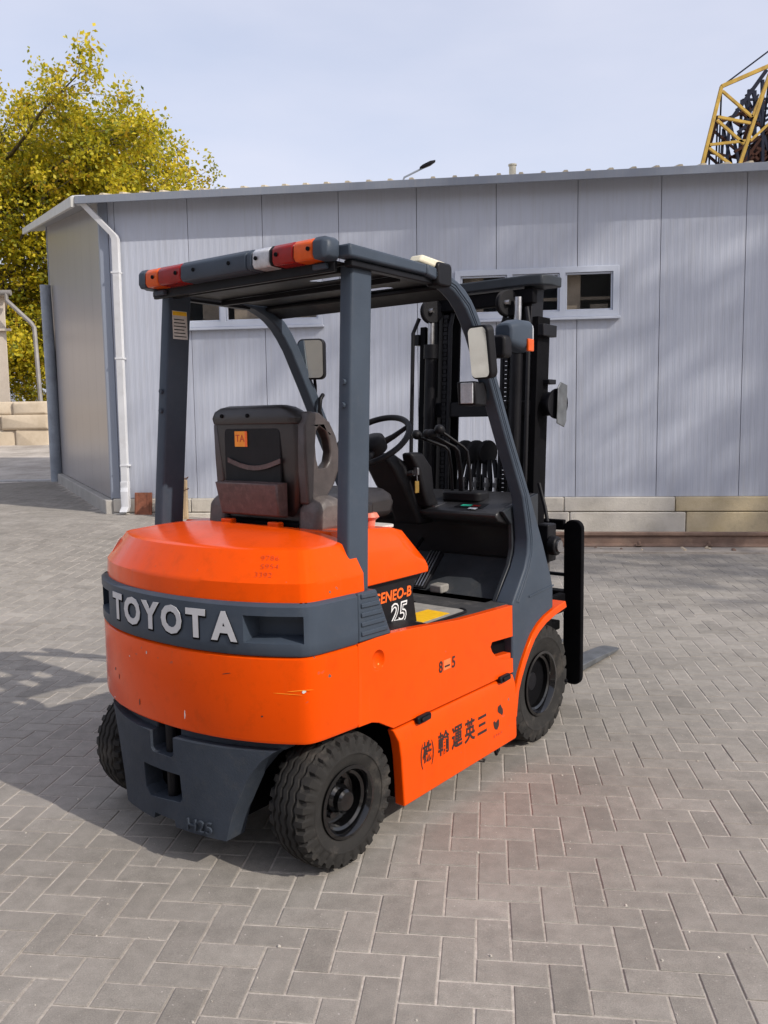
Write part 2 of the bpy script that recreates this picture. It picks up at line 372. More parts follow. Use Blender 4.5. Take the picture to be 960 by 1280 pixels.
for i, (x, y, kd) in enumerate(bricks):
    jz = rng.normal(0, .0007); jr = rng.normal(0, .006); tx, ty = rng.normal(0, .0016, 2)
    if i in near:
        o = bpy.data.objects.new('paver', var_me[kd, int(rng.integers(14))]); col.objects.link(o); o.parent = ground
        o.location = (x, y, float(gz(x, y))+jz); o.rotation_euler = (tx, ty, TH+jr)
    else:
        v, f = PGEO[kd]; a = TH+jr; c_, s_ = math.cos(a), math.sin(a)
        X = x+v[:, 0]*c_-v[:, 1]*s_; Y = y+v[:, 0]*s_+v[:, 1]*c_; Z = v[:, 2]+gz(X, Y)+jz+tx*v[:, 1]-ty*v[:, 0]
        o_ = len(BV)*12; BV.append(np.stack([X, Y, Z], 1)); BF += [tuple(q+o_ for q in ff) for ff in f]; BT += [float(np.clip(rng.normal(.5, .19), 0, 1))]*12
me = bpy.data.meshes.new('paver_field'); me.from_pydata(np.concatenate(BV).tolist(), [], BF); me.materials.append(M_PAVER); set_tint(me, BT)
pf = bpy.data.objects.new('paver_field', me); col.objects.link(pf); pf.parent = ground; pf['kind'] = 'stuff'

# grit and crumbs lying about on the paving
gr = MB()
for _ in range(420):
    y = 2.0+7.5*rng.random()**1.4; x = (rng.random()*2-1)*(.48*y+.3)
    if in_truck(x, y): continue
    r_ = .0015+.0045*rng.random()**3; z = float(gz(x, y)); a0 = rng.random()*6
    ring0 = [(x+r_*(1+.4*rng.normal()*.5)*math.cos(a0+k*1.2566), y+r_*math.sin(a0+k*1.2566), z) for k in range(5)]
    ring1 = [(x+(p_[0]-x)*.55, y+(p_[1]-y)*.55, z+r_*.8) for p_ in ring0]; gr.loft([ring0, ring1])
go = obj('grit', gr, mat('pale_grit', (.42, .39, .34), .9, 0, .7, 3), None); go['kind'] = 'stuff'
# ---------------------------------------------------------------- shed
def w2(s, off, z): p = C0+EW*s+NW*off; return (p[0], p[1], z)
shed = empty('metal_shed', (C0[0], C0[1], .36)); tag(shed, 'long grey sheet-metal shed with ribbed panels and two strip windows', 'shed')
inv_shed = Matrix.Translation(-Vector((C0[0], C0[1], .36)))
def sp_(name, mb, mt, bevel=0, parent=None, smooth=None, seg=2):
    mb.xf(inv_shed); return obj(name, mb, mt, parent or shed, bevel, seg, smooth)
FM = Matrix(((EW[0], NW[0], 0, 0), (EW[1], NW[1], 0, 0), (0, 0, 1, 0), (0, 0, 0, 1)))   # (s, off, z) -> world xy dirs
def fbox(mb, s0, s1, o0, o1, z0, z1):
    vs_ = [w2(s, o, z) for s in (s0, s1) for o in (o0, o1) for z in (z0, z1)]
    return mb.add(vs_, [(0, 1, 3, 2), (4, 6, 7, 5), (0, 4, 5, 1), (2, 3, 7, 6), (0, 2, 6, 4), (1, 5, 7, 3)])
PZ0, PZ1, PW = .57, 4.46, .982
WINS = [(.95, 2.92), (4.60, 6.585)]
def panel_strip(s0, s1, z0, z1):
    # vertical ribs 3.5 mm deep, pitch ~82 mm, kept on one grid per panel
    mb = MB(); base = .20+PW*math.floor((s0-.20)/PW+1e-6); pts = [(s0, 0)]
    pitch = PW/12
    for k in range(12):
        for a, d in ((.30, 0), (.36, .0011), (.64, .0011), (.70, 0), (.90, 0), (.93, -.0012), (.97, -.0012), (1.0, 0)):
            s = base+(k+a)*pitch
            if s0+1e-4 < s < s1-1e-4: pts.append((s, d))
    pts.append((s1, 0))
    n = len(pts); mb.v = [w2(s, d, z) for z in (z0, z1) for s, d in pts]; mb.f = [(i, i+1, n+i+1, n+i) for i in range(n-1)]
    # returned edges into the joint
    for s in (s0, s1):
        o = len(mb.v); mb.v += [w2(s, 0, z0), w2(s, 0, z1), w2(s, -.05, z1), w2(s, -.05, z0)]; mb.f.append((o, o+1, o+2, o+3))
    o = len(mb.v); mb.v += [w2(s0, -.05, z0), w2(s1, -.05, z0), w2(s1, -.05, z1), w2(s0, -.05, z1)]; mb.f.append((o, o+1, o+2, o+3))
    return mb
k = 0; NP = 15
for k in range(-1, NP):
    s0, s1 = (.20+PW*k+.0035, .20+PW*(k+1)-.0035) if k >= 0 else (.115, .1965)
    cuts = [(a, b) for a, b in WINS if a < s1 and b > s0]
    mb = MB()
    if not cuts: mb = panel_strip(s0, s1, PZ0, PZ1)
    else:
        a, b = cuts[0]; a2, b2 = max(a+.03, s0), min(b-.03, s1)
        for q in ([panel_strip(s0, a2, PZ0, PZ1)] if a2 > s0+.002 else [])+([panel_strip(b2, s1, PZ0, PZ1)] if b2 < s1-.002 else [])+[panel_strip(a2, b2, PZ0, 2.82), panel_strip(a2, b2, 3.355, PZ1)]:
            mb.add(q.v, q.f)
    sp_('wall_panel', mb, M_PANEL)
# dark liner behind the joints, with window openings
lm = MB(); zs = [(PZ0, 2.84), (3.335, PZ1+.05)]; Lw = .2+PW*NP
fbox(lm, .03, Lw, -.09, -.06, PZ0, 2.84); fbox(lm, .03, Lw, -.09, -.06, 3.335, PZ1+.05)
for a, b in ((.03, .98), (2.89, 4.63), (6.555, Lw)): fbox(lm, a, b, -.088, -.062, 2.84, 3.335)
sp_('wall_core', lm, M_MATT)
for (a, b) in WINS:
    wn = MB(); FW_ = .07
    z0, z1 = 2.785, 3.385
    op = [(a+FW_+i*.6383, a+FW_+i*.6383+.568) for i in range(3)]
    wn.prism([(a, z0), (b, z0), (b, z1), (a, z1)], 'y', .045, -.03, [[(p, z0+FW_), (q, z0+FW_), (q, z1-FW_), (p, z1-FW_)] for p, q in op], fn=lambda s, z, o: w2(s, o, z))
    wo_ = sp_('window', wn, M_FRAME, .004)
    sl = MB(); fbox(sl, a-.02, b+.02, .006, .075, z0-.035, z0-.004); sp_('sill', sl, M_FRAME, .004, wo_)
    for p, q in op:
        fr = MB(); fr.prism([(p+.002, z0+FW_+.002), (q-.002, z0+FW_+.002), (q-.002, z1-FW_-.002), (p+.002, z1-FW_-.002)], 'y', .02, -.02, [[(p+.022, z0+FW_+.022), (q-.022, z0+FW_+.022), (q-.022, z1-FW_-.022), (p+.022, z1-FW_-.022)]], fn=lambda s, z, o: w2(s, o, z))
        sp_('sash', fr, M_FRAME, .003, wo_)
        pn = MB(); fbox(pn, p+.02, q-.02, -.006, .0, z0+FW_+.02, z1-FW_-.02); sp_('pane', pn, M_GLASS, 0, wo_)
# interior seen dimly through the glass
it = MB()
for s0, s1, o0, o1, z0, z1 in ((1.72, 2.17, -.16, -.15, 2.6, 3.4), (1.25, 1.5, -.3, -.28, 2.6, 3.2), (2.33, 2.9, -.16, -.15, 2.6, 3.4), (4.7, 4.95, -.2, -.18, 2.5, 3.4), (5.98, 6.15, -.2, -.19, 2.5, 3.4), (6.28, 6.5, -.3, -.28, 2.5, 2.97), (5.3, 6.9, -.35, -.33, 3.03, 3.07)):
    fbox(it, s0, s1, o0, o1, z0, z1)
sp_('shelving', it, M_CURT)
# corner trim, plinth blocks
ct_ = MB(); fbox(ct_, -.012, .112, -.10, .012, PZ0, PZ1); sp_('corner_trim', ct_, M_TRIM, .004)
pl_edges = [.02, 1.6, 3.1, 4.55, 6.02, 7.43, 8.9, 10.4, 12, 13.5, Lw]
for i in range(len(pl_edges)-1):
    a, b = pl_edges[i]+.005, pl_edges[i+1]-.005
    mb = MB(); fbox(mb, a, b, -.14, .055, -.10, .378); sp_('plinth_block', mb, M_CONCY if i == 5 else M_CONC, .012)
up_e = [.02, 1.1, 2.6, 4.3, 5.95, 7.30, 9.0, 11.2, Lw]
for i in range(len(up_e)-1):
    a, b = up_e[i]+.004, up_e[i+1]-.004
    mb = MB(); fbox(mb, a, b, -.14, .050, .386, .566); sp_('plinth_block', mb, M_CONCY if i == 5 else M_CONC, .012)
# end wall (splayed), panels with sloping top
e1 = C1-C0; LE = float(np.linalg.norm(e1)); e1 = e1/LE; n1 = np.array([-e1[1], e1[0]]); n1 = n1 if n1[0] < 0 else -n1
SL = .197
def roofz(p): return 4.46+SL*max(0, -float((np.array(p)-C0) @ NW))
def w3(s, o, z): p = C0+e1*s+n1*o; return (p[0], p[1], z)
NE = 8
for k in range(NE):
    s0 = .11+k*(LE-.11)/NE+.002; s1 = .11+(k+1)*(LE-.11)/NE-.002
    z0 = [PZ0-.01, roofz(C0+e1*s0)-.02, roofz(C0+e1*s1)-.02]
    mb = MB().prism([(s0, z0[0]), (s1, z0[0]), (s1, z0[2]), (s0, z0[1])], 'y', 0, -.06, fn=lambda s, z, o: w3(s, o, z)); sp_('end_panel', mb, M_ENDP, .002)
mb = MB()
for s0, s1 in ((-.0, .11), (LE-.10, LE+.012)):
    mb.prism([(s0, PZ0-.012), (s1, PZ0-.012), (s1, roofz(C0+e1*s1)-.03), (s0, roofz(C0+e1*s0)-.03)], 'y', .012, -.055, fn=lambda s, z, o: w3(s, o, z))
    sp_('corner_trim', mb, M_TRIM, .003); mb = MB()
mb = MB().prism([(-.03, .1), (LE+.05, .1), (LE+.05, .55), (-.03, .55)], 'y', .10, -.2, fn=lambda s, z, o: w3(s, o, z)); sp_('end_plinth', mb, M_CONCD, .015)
# far walls
C2 = C0+EW*Lw; C3 = C2-NW*8.5; C4 = C1
bw = MB()
for a, b in ((C2, C3), (C3, C4)):
    za, zb = roofz(a), roofz(b)
    bw.add([(a[0], a[1], 0), (b[0], b[1], 0), (b[0], b[1], zb), (a[0], a[1], za)], [(0, 1, 2, 3)])
sp_('wall', bw, M_PANEL)
# roof sheet, ribs, fascia
OV = .25; OE = .32
A_ = C0+NW*OV-EW*.03; A_ = np.array([A_[0], A_[1]])
def rp(s, back, dz=0):   # s along wall, back = distance behind wall line (negative = overhang)
    p = C0+EW*s-NW*back; return (p[0], p[1], 4.47+SL*back+dz)
def endS(back):          # s of the verge line at this depth
    t = (back)/(-float(e1 @ NW)); p = C0+e1*t+n1*OE; return float((p-C0) @ EW)-.10
rf = MB(); b0, b1 = -OV, 8.7
v = [rp(endS(b0), b0), rp(Lw+.2, b0), rp(Lw+.2, b1), rp(endS(b1), b1)]
rf.add(v+[(x, y, z-.05) for x, y, z in v], [(0, 1, 2, 3), (7, 6, 5, 4), (0, 4, 5, 1), (1, 5, 6, 2), (2, 6, 7, 3), (3, 7, 4, 0)])
roof = sp_('roof', rf, M_FASC)
s = .16
while s < Lw:
    h0 = .048; mb = MB(); rg = lambda b: [rp(s-.042, b, .003), rp(s-.02, b, h0), rp(s+.02, b, h0), rp(s+.042, b, .003)]
    mb.loft([rg(-OV-.004), rg(8.6)]); sp_('roof_rib', mb, M_FOAM, 0, roof); s += .262
fa = MB(); fbox(fa, endS(-OV)+.02, Lw+.22, OV+.004, OV+.03, 4.345, 4.44); sp_('fascia', fa, M_FASC, .004, roof)
vg = MB(); vv = []
a, b = rp(endS(-OV)-.012, -OV-.02), rp(endS(8.7), 8.7)
vg.bar((a[0], a[1], a[2]-.045), (b[0], b[1], b[2]-.045), .05, .13); sp_('verge_trim', vg, mat('pale_verge', (.50, .50, .48), .4, 0, .1, 4), .006, roof)
vt = MB(); vt.tube([w2(5.36, -2.0, 4.8), w2(5.36, -2.0, 5.18)], .05, 12).tube([w2(5.36, -2.0, 5.18), w2(5.36, -2.0, 5.2)], .062, 12); sp_('vent_pipe', vt, mat('pale_vent', (.62, .58, .46), .6, 0, .2, 10), 0, roof, 40)
# downpipe
hp = w2(-.18, .17, 4.33)
dp = MB()
def ring(c, wx, wy):
    c = Vector(c); ex = Vector((EW[0], EW[1], 0)); ey = Vector((NW[0], NW[1], 0)); return [c+ex*wx*i+ey*wy*j for i, j in ((-1, -1), (1, -1), (1, 1), (-1, 1))]
dp.loft([ring(w2(*q), .047, .036) for q in ((-.13, .19, 4.40), (-.12, .185, 4.36), (.22, .075, 3.98), (.235, .066, 3.93), (.215, .066, .78))])
dpo = sp_('downpipe', dp, M_PIPE, .006)
mb = MB().loft([ring(w2(*q), .052, .042) for q in ((.213, .068, .80), (.213, .068, .72), (.225, .105, .67), (.23, .105, .47), (.22, .16, .40))]); sp_('shoe', mb, M_PIPE, .006, dpo)
for z in (1.0, 2.4, 3.5):
    mb = MB(); fbox(mb, .165, .283, .006, .107, z, z+.025); sp_('pipe_clip', mb, M_PIPE, .003, dpo)
mb = MB(); fbox(mb, -.24, -.06, .10, .26, 4.36, 4.455); sp_('gutter_end', mb, M_PIPE, .01, dpo)

# concrete splash slab and loose items by the corner
p = C0+EW*.46+NW*.10
mb = MB().box(-.115, .115, -.02, .02, 0, .30).box(-.10, -.07, -.028, -.021, .01, .29).box(.06, .09, -.028, -.021, .01, .29)
o = obj('rusty_board', mb, M_RUSTB, None, .004); o.location = (p[0], p[1], float(gz(p[0], p[1]))-.01); o.rotation_euler = (-.12, 0, TH); tag(o, 'rust-brown board leaning on the shed plinth beside the downpipe', 'board')
p = C0+EW*1.02+NW*.38; gp = float(gz(p[0], p[1]))
post = empty('timber_bundle', (p[0], p[1], gp)); tag(post, 'upright bundle of weathered timber tied with rusty wire by the shed', 'timber')
for i, (x, y, wd, hh) in enumerate(((-.085, .0, .075, .52), (-.01, .02, .07, .55), (.065, -.01, .065, .545), (.12, .03, .05, .50), (-.05, .07, .08, .53), (.05, .075, .08, .54))):
    mb = MB(); mb.box(-wd/2, wd/2, -.03, .03, -.01, hh); pp = obj('plank', mb, M_WOOD, post, .006); pp.location = (x, y, 0); pp.rotation_euler = (.01*i, .012*(i-2), .1*(i % 3-1))
for z in (.36, .505):
    ring_ = [(-.13, -.04, z), (0, -.05, z+.005), (.13, -.04, z+.01), (.165, .03, z+.03), (.13, .10, z), (-.1, .115, z), (-.14, .04, z), (-.13, -.04, z)]
    obj('wire', MB().tube(ring_, .006, 6), M_WIRE, post)

# ---------------------------------------------------------------- crane rail along the shed
RO = .50
rail = empty('crane_rail', w2(6, RO, 0)); tag(rail, 'rusty steel crane rail running along the foot of the shed', 'rail')
inv_rail = Matrix.Translation(-Vector(w2(6, RO, 0)))
def rprt(name, mb, mt, bevel=0, smooth=None): mb.xf(inv_rail); return obj(name, mb, mt, rail, bevel, 2, smooth)
prof = [(-.075, .02), (.075, .02), (.075, .032), (.012, .05), (.010, .135), (.036, .15), (.036, .182), (.028, .19), (-.028, .19), (-.036, .182), (-.036, .15), (-.010, .135), (-.012, .05), (-.075, .032)]
mb = MB().prism(prof, 'x', 3.0, Lw, fn=lambda o, z, s: w2(s, RO+o, z)); rprt('rail_bar', mb, M_RUST, .004)
s = 3.6
while s < Lw:
    for sd in (1, -1):
        mb = MB(); fbox(mb, s-.04, s+.04, RO+sd*.05 if sd > 0 else RO-.11, RO+.11 if sd > 0 else RO-.05, .034, .05); mb.tube([w2(s, RO+sd*.085, .05), w2(s, RO+sd*.085, .085)], .018, 6); rprt('rail_clip', mb, M_RUST, .003)
    s += .795
mb = MB(); fbox(mb, 3.0, Lw, .056, .96, -.05, .018)
rb = obj('rail_bed', mb, conc_mat('rubble_concrete', (.27, .235, .20), (.40, .36, .32), 5), None); rb['kind'] = 'structure'
for i in range(26):
    s = 3.4+rng.random()*5.6; o_ = RO+.13+rng.random()*.25; r_ = .012+rng.random()*.025; p = w2(s, o_, .02)
    mb = MB().rev([(r_*.3, -r_*.5), (r_, 0), (r_*.7, r_*.6), (r_*.2, r_*.8)], (0, 0, 0), (rng.normal(), rng.normal(), 2), 6)
    o = obj('stone_chip', mb, M_STONE if i % 3 else M_RUST, rb); o.location = p

# ---------------------------------------------------------------- old building, stone wall, pole
ob = empty('plastered_building', (-20, 31, .9)); tag(ob, 'old beige plastered building with gutter at the left edge, above stone wall', 'building')
iv = Matrix.Translation((20, -31, -.9))
def op_(name, mb, mt, bevel=0, parent=None, smooth=None): mb.xf(iv); return obj(name, mb, mt, parent or ob, bevel, 2, smooth)
op_('wall', MB().prism([(-28, 31), (-13.40, 31), (-17.6, 40), (-28, 40)], 'z', .6, 6.15), M_PLASTER, .02)
op_('cornice', MB().prism([(-28.2, 30.75), (-13.15, 30.75), (-17.5, 40.2), (-28.2, 40.2)], 'z', 6.16, 6.30), M_PLASTER, .02)
rf2 = op_('roof', MB().add([(-28.3, 30.6, 6.31), (-13.05, 30.6, 6.31), (-17.4, 40.3, 6.31), (-28.3, 40.3, 6.31), (-28.3, 35.4, 7.0), (-18.5, 35.4, 7.0)], [(0, 1, 5, 4), (1, 2, 5), (2, 3, 4, 5), (3, 0, 4), (0, 3, 2, 1)]), mat('grey_roof', (.20, .18, .165), .8))
op_('gutter', MB().tube([(-28, 30.52, 6.28), (-12.95, 30.52, 6.22)], .10, 10), M_ZINC, 0, rf2, 40)
op_('ledge', MB().box(-28, -13.2, 30.85, 30.98, 4.95, 5.03), M_PLASTER, .01)
op_('drain_pipe', MB().tube([(-13.1, 30.5, 6.2), (-13.1, 30.5, 5.95), (-12.25, 30.4, 5.15), (-12.15, 30.4, 5.0), (-11.85, 29.95, 1.0)], .075, 8), M_ZINC, 0, None, 40)
wl = empty('stone_wall', (-16, 29.3, .9)); tag(wl, 'low wall of pale rough stone blocks below the plastered building', 'wall')
yb = 0
for row, (z0, z1) in enumerate(((.0, .55), (.56, 1.05), (1.06, 1.50))):
    x = -9.5+(.3 if row % 2 else 0)
    while x < 4.6:
        wd = .8+rng.random()*1.1; x1 = min(x+wd, 4.7)
        if x1-x > .2:
            d = rng.normal(0, .05); g_ = rng.normal(0, .05, 6); a0, a1, c0, c1 = x+.010, x1-.010, (z0-.02 if row else -.3), z1; fx_ = -.15+d
            obj('stone', MB().loft([[(a0, .5, c0), (a1, .5, c0), (a1, .5, c1), (a0, .5, c1)], [(a0, fx_+.06, c0), (a1, fx_+.05, c0), (a1, fx_+.06, c1), (a0, fx_+.04, c1)], [(a0+.09+abs(g_[0]), fx_+g_[1]*.3, c0+.06), (a1-.08-abs(g_[2]), fx_+g_[3]*.3, c0+.07), (a1-.10, fx_+g_[4]*.3, c1-.06-abs(g_[5])*.4), (a0+.07, fx_, c1-.07)]]), M_STONE, wl, .03)
        x = x1
# pole
gpz = float(gz(-6.9, 18.2))
pole = empty('steel_pole', (-6.93, 18.1, gpz)); tag(pole, 'tall galvanised steel pole standing at the far end of the shed', 'pole')
obj('shaft', MB().tube([(0, 0, -.05), (0, 0, 2), (-.03, 0, 4.05)], [.125, .118, .105], 16), M_POLE, pole, 0, smooth=40)
obj('cap', MB().tube([(-.03, 0, 4.05), (-.03, 0, 4.09)], .108, 16), M_POLE, pole)
obj('base_plate', MB().box(-.17, .17, -.17, .17, -.01, .02), M_CONCD, pole, .004)
# concrete kerb strip across the yard at the left
mb = MB()
for i in range(9):
    x0 = -16+i*1.02; mb2 = MB().box(x0+.008, x0+1.01, 18.45, 18.85, float(gz(-8, 18.6))-.1, float(gz(-8, 18.6))+.025)
    if i == 0: kerb = empty('kerb', (0, 0, 0)); kerb['kind'] = 'structure'
    obj('kerb_stone', mb2, conc_mat('kerb_concrete', (.36, .35, .34), (.46, .45, .44), 4) if i == 0 else bpy.data.materials['kerb_concrete'], kerb, .015)

# ---------------------------------------------------------------- trees
def make_tree(name, loc, H, rad, zlow, n_limb, seed, leaf, per, label, extra=(), env=None):
    rg = np.random.default_rng(seed); root = empty(name, loc); tag(root, label, 'tree')
    trunk = MB(); ends = []
    trunk.tube([(0, 0, -.3), (.1, .05, H*.25), (-.15, .1, H*.55), (.1, 0, H*.95)], [.38, .30, .18, .03], 10)
    limbs = []
    for i in range(n_limb):
        t = .14+.80*(i+.5)/n_limb; z = zlow*.6+H*t*.86; az = i*2.4+rg.normal(0, .3)
        prof = math.sin(math.pi*min(1, max(.05, (t-.02)*.92+.12)))**.7
        L = rad*prof*(.8+.3*rg.random()); limbs.append((z, az, L, .35+.35*rg.random()))
    limbs += list(extra)
    for z, az, L, rise in limbs:
        p0 = np.array([0, 0, z]); pts = [p0]; d = np.array([math.cos(az), math.sin(az), rise]); d /= np.linalg.norm(d)
        for s in range(6):
            d = d+rg.normal(0, .12, 3); d /= np.linalg.norm(d)
            if env and not env(pts[-1]+d*L/6*1.6): break
            pts.append(pts[-1]+d*L/6)
        ns = len(pts)-1
        if ns < 1: continue
        r0 = .03+.012*L; trunk.tube([tuple(p) for p in pts], [r0*max(.12, 1-.14*i*6/max(ns, 4)) for i in range(ns+1)], 6)
        nb = int(5+L*2.4)
        for b in range(nb):
            q = (.22+.78*(b+rg.random())/nb)*ns; i = min(ns-1, int(q)); p = pts[i]+(pts[i+1]-pts[i])*(q-i)
            dd = d+rg.normal(0, .75, 3); dd /= np.linalg.norm(dd); l2 = (.5+.9*rg.random())*min(2.2, .35*L+.3)
            if env and not env(p+dd*l2*.9): continue
            pe = p+dd*l2; pm = (p+pe)/2+rg.normal(0, .06, 3); trunk.tube([tuple(p), tuple(pm), tuple(pe)], [.022, .014, .006], 4)
            for c in (.45, .75, 1.0):
                ends.append(p+dd*l2*c+rg.normal(0, .12, 3))
                tw = rg.normal(0, 1, 3); tw /= np.linalg.norm(tw); e = p+dd*l2*c+tw*(.25+.5*rg.random()); ends.append(e)
                trunk.tube([tuple(p+dd*l2*c), tuple(e)], [.008, .004], 3)
    obj('trunk', trunk, M_BARK, root, 0, smooth=60)
    E_ = np.array(ends); n = len(E_)*per
    c = np.repeat(E_, per, 0)+rg.normal(0, 1, (n, 3))*np.array([.24, .24, .20])
    a = rg.normal(0, 1, (n, 3)); a /= np.linalg.norm(a, axis=1)[:, None]
    b = np.cross(a, rg.normal(0, 1, (n, 3))); b /= np.linalg.norm(b, axis=1)[:, None]
    sz = leaf*(.6+.7*rg.random(n))[:, None]
    nn = np.cross(a, b)
    V = np.stack([c-a*sz, c-b*sz*.62+nn*sz*.12, c+a*sz*.9, c+b*sz*.62+nn*sz*.12], 1).reshape(-1, 3)
    F = np.arange(n*4).reshape(-1, 4)
    me = bpy.data.meshes.new('crown'); me.vertices.add(n*4); me.vertices.foreach_set('co', V.ravel()); me.loops.add(n*4); me.loops.foreach_set('vertex_index', F.ravel())
    me.polygons.add(n); me.polygons.foreach_set('loop_start', np.arange(0, n*4, 4)); me.update(); me.validate()
    base = np.clip(rg.normal(.5, .17, len(E_)), 0, 1); tn = np.clip(np.repeat(base, per)+rg.normal(0, .14, n), 0, 1)
    set_tint(me, np.repeat(tn, 4).tolist()); me.materials.append(M_LEAF)
    o = bpy.data.objects.new('crown', me); col.objects.link(o); o.parent = root; o['kind'] = 'stuff'
    return root
make_tree('autumn_tree', (-18.2, 39.5, .95), 14.4, 9.6, 2.0, 38, 5, .100, 24, 'large yellow-green autumn tree rising behind the shed and old building',
          extra=((8.4, -.12, 10.6, .10), (9.8, .15, 10.0, .22), (11.6, -.25, 8.6, .3), (7.0, .1, 8.4, .02), (5.2, -.5, 5.4, -.05), (4.2, -.2, 5.0, -.12), (4.4, -1.0, 4.0, -.1), (10.4, -.05, 10.4, .27), (10.9, .18, 10.0, .20), (9.8, -.2, 10.6, .30), (9.2, .05, 11.0, .33), (8.8, .3, 9.6, .36), (2.6, -.3, 3.6, .0), (3.2, .3, 3.8, .02), (3.9, -.1, 4.2, .0), (4.6, .25, 4.6, .0), (5.4, -.35, 4.8, .0), (6.2, .1, 5.4, .02), (2.9, .0, 2.6, -.05), (6.8, -.15, 6.2, .05)),
          env=lambda q: q[2] < 18.4-.50*max(0, q[0]) and q[0] < 10.6)

make_tree('yard_tree', (20.6, -1.6, 0), 23.5, 4.4, 11.5, 22, 11, .12, 5, 'tall thin-crowned tree beside the yard whose soft shadow lies on the shed')
opp = empty('opposite_building', (0, -15, 0)); tag(opp, 'beige two-storey building opposite the shed, mirrored in the windows', 'building')
obj('wall', MB().box(-26, 16, -9, 0, 0, 8.5), M_PLASTER, opp, .03)
obj('roof', MB().add([(-26.5, .5, 8.5), (16.5, .5, 8.5), (16.5, -9.5, 8.5), (-26.5, -9.5, 8.5), (-22, -4.5, 11), (12, -4.5, 11)], [(0, 1, 5, 4), (1, 2, 5), (2, 3, 4, 5), (3, 0, 4), (0, 3, 2, 1)]), M_FASC, opp)
for i in range(13):
    for j in range(2):
        wq = obj('window', MB().box(-24.6+i*3.1, -23.2+i*3.1, -.05, .06, 1.3+j*3.8, 3.1+j*3.8), M_FRAME, opp, .01); obj('pane', MB().box(-24.5+i*3.1, -23.3+i*3.1, .061, .07, 1.4+j*3.8, 3.0+j*3.8), M_GLASS, wq)

# ---------------------------------------------------------------- far building, street lamp
fb = empty('distant_building', (-24, 74, 1.5)); tag(fb, 'pale blue-grey distant building glimpsed through the yellow leaves', 'building')
obj('wall', MB().box(-14, 0, 0, 10, -1, 9.2), M_FAR, fb, .05)
for i in range(6):
    for j in range(2):
        wq = obj('window', MB().box(-12.6+i*2.2, -11.4+i*2.2, -.06, .02, 1.4+j*3.4, 3.0+j*3.4), M_FRAME, fb); obj('pane', MB().box(-12.5+i*2.2, -11.5+i*2.2, -.07, -.061, 1.5+j*3.4, 2.9+j*3.4), M_GLASS, wq)
obj('roof', MB().prism([(-14.3, 9.2), (.3, 9.2), (-6, 11.3), (-8, 11.3)], 'y', -.3, 10.3), M_FASC, fb)
lamp = empty('street_lamp', (.62, 27, .40)); tag(lamp, 'street lamp head on a slanting arm peeking over the shed roof', 'street lamp')
obj('pole', MB().tube([(0, 0, -.3), (0, 0, 8.2)], [.09, .06], 10), M_POLE, lamp, smooth=40)
obj('arm', MB().tube([(0, 0, 8.15), (.15, -.02, 8.55), (.7, -.05, 8.80)], .03, 8), M_POLE, lamp, smooth=40)
hd_ = MB().loft([[(x, y*wd-.05, 8.80+(x-.6)*.42+z*hh) for y, z in ((-1, -.4), (-.6, -1), (.6, -1), (1, -.4), (.7, .9), (-.7, .9))] for x, wd, hh in ((.62, .05, .03), (.72, .09, .06), (.94, .11, .065), (1.10, .05, .03))])
obj('lamp_head', hd_, M_BLACK, lamp, .01)

# ---------------------------------------------------------------- yellow lattice crane
crane = empty('lattice_crane', (14.5, 33, 0)); tag(crane, 'yellow lattice crane with dark rusty inner frame rising behind the shed', 'crane')
icr = Matrix.Translation((-14.5, -33, 0))
def P3(u, v, d):   # point at depth d used to lay out the tower's node positions
    q = Vector(fw) + r2*((u-480)/FPX) - u2*((v-640)/FPX); t = d/q.y; return Vector((0, 0, CAM_H)) + q*t
def mem(name, a, b, t, mt): mb = MB().bar(a, b, t, t); mb.xf(icr); return obj(name, mb, mt, crane)
D0, D1 = 31., 35.
NT = P3(902, 108, D0); NB = NT + (P3(878, 205, D0)-NT)*4.6; NB = NT+(NB-NT)*((NT.z)/(NT.z-NB.z))
RTp = P3(968, 78, D0); RB = P3(922, 203, D0); N1 = P3(940, 146, D0)
bk = Vector((1.2, D1-D0, 0))
for off, mt in ((Vector((0, 0, 0)), M_CRY), (bk, M_CRR)):
    mem('chord', NT+off, NB+off, .11, mt)
    mem('top_chord', NT+off, P3(985, 72, D0)+off, .12, mt)
    mem('chord', P3(962, 92, D0)+off, RB+off+(RB-N1)*5.2, .11, mt)
    for a, b in (((897, 146), (938, 154)), ((887, 181), (932, 176)), ((903, 114), (940, 146)), ((896, 150), (930, 180)), ((886, 185), (914, 206)), ((938, 176), (966, 150)), ((940, 146), (958, 104))):
        mem('brace', P3(*a, D0)+off, P3(*b, D0)+off, .085, mt)
for q in ((902, 108), (897, 146), (887, 181), (878, 205), (940, 146), (962, 92)):
    a = P3(*q, D0); mem('cross_brace', a, a+bk, .09, M_CRR)
    mem('cross_brace', a, a+bk+Vector((0.3, 0, -1.6)), .06, M_CRB)
mem('stay_cable', NT, P3(990, 42, D0), .05, M_CRB)
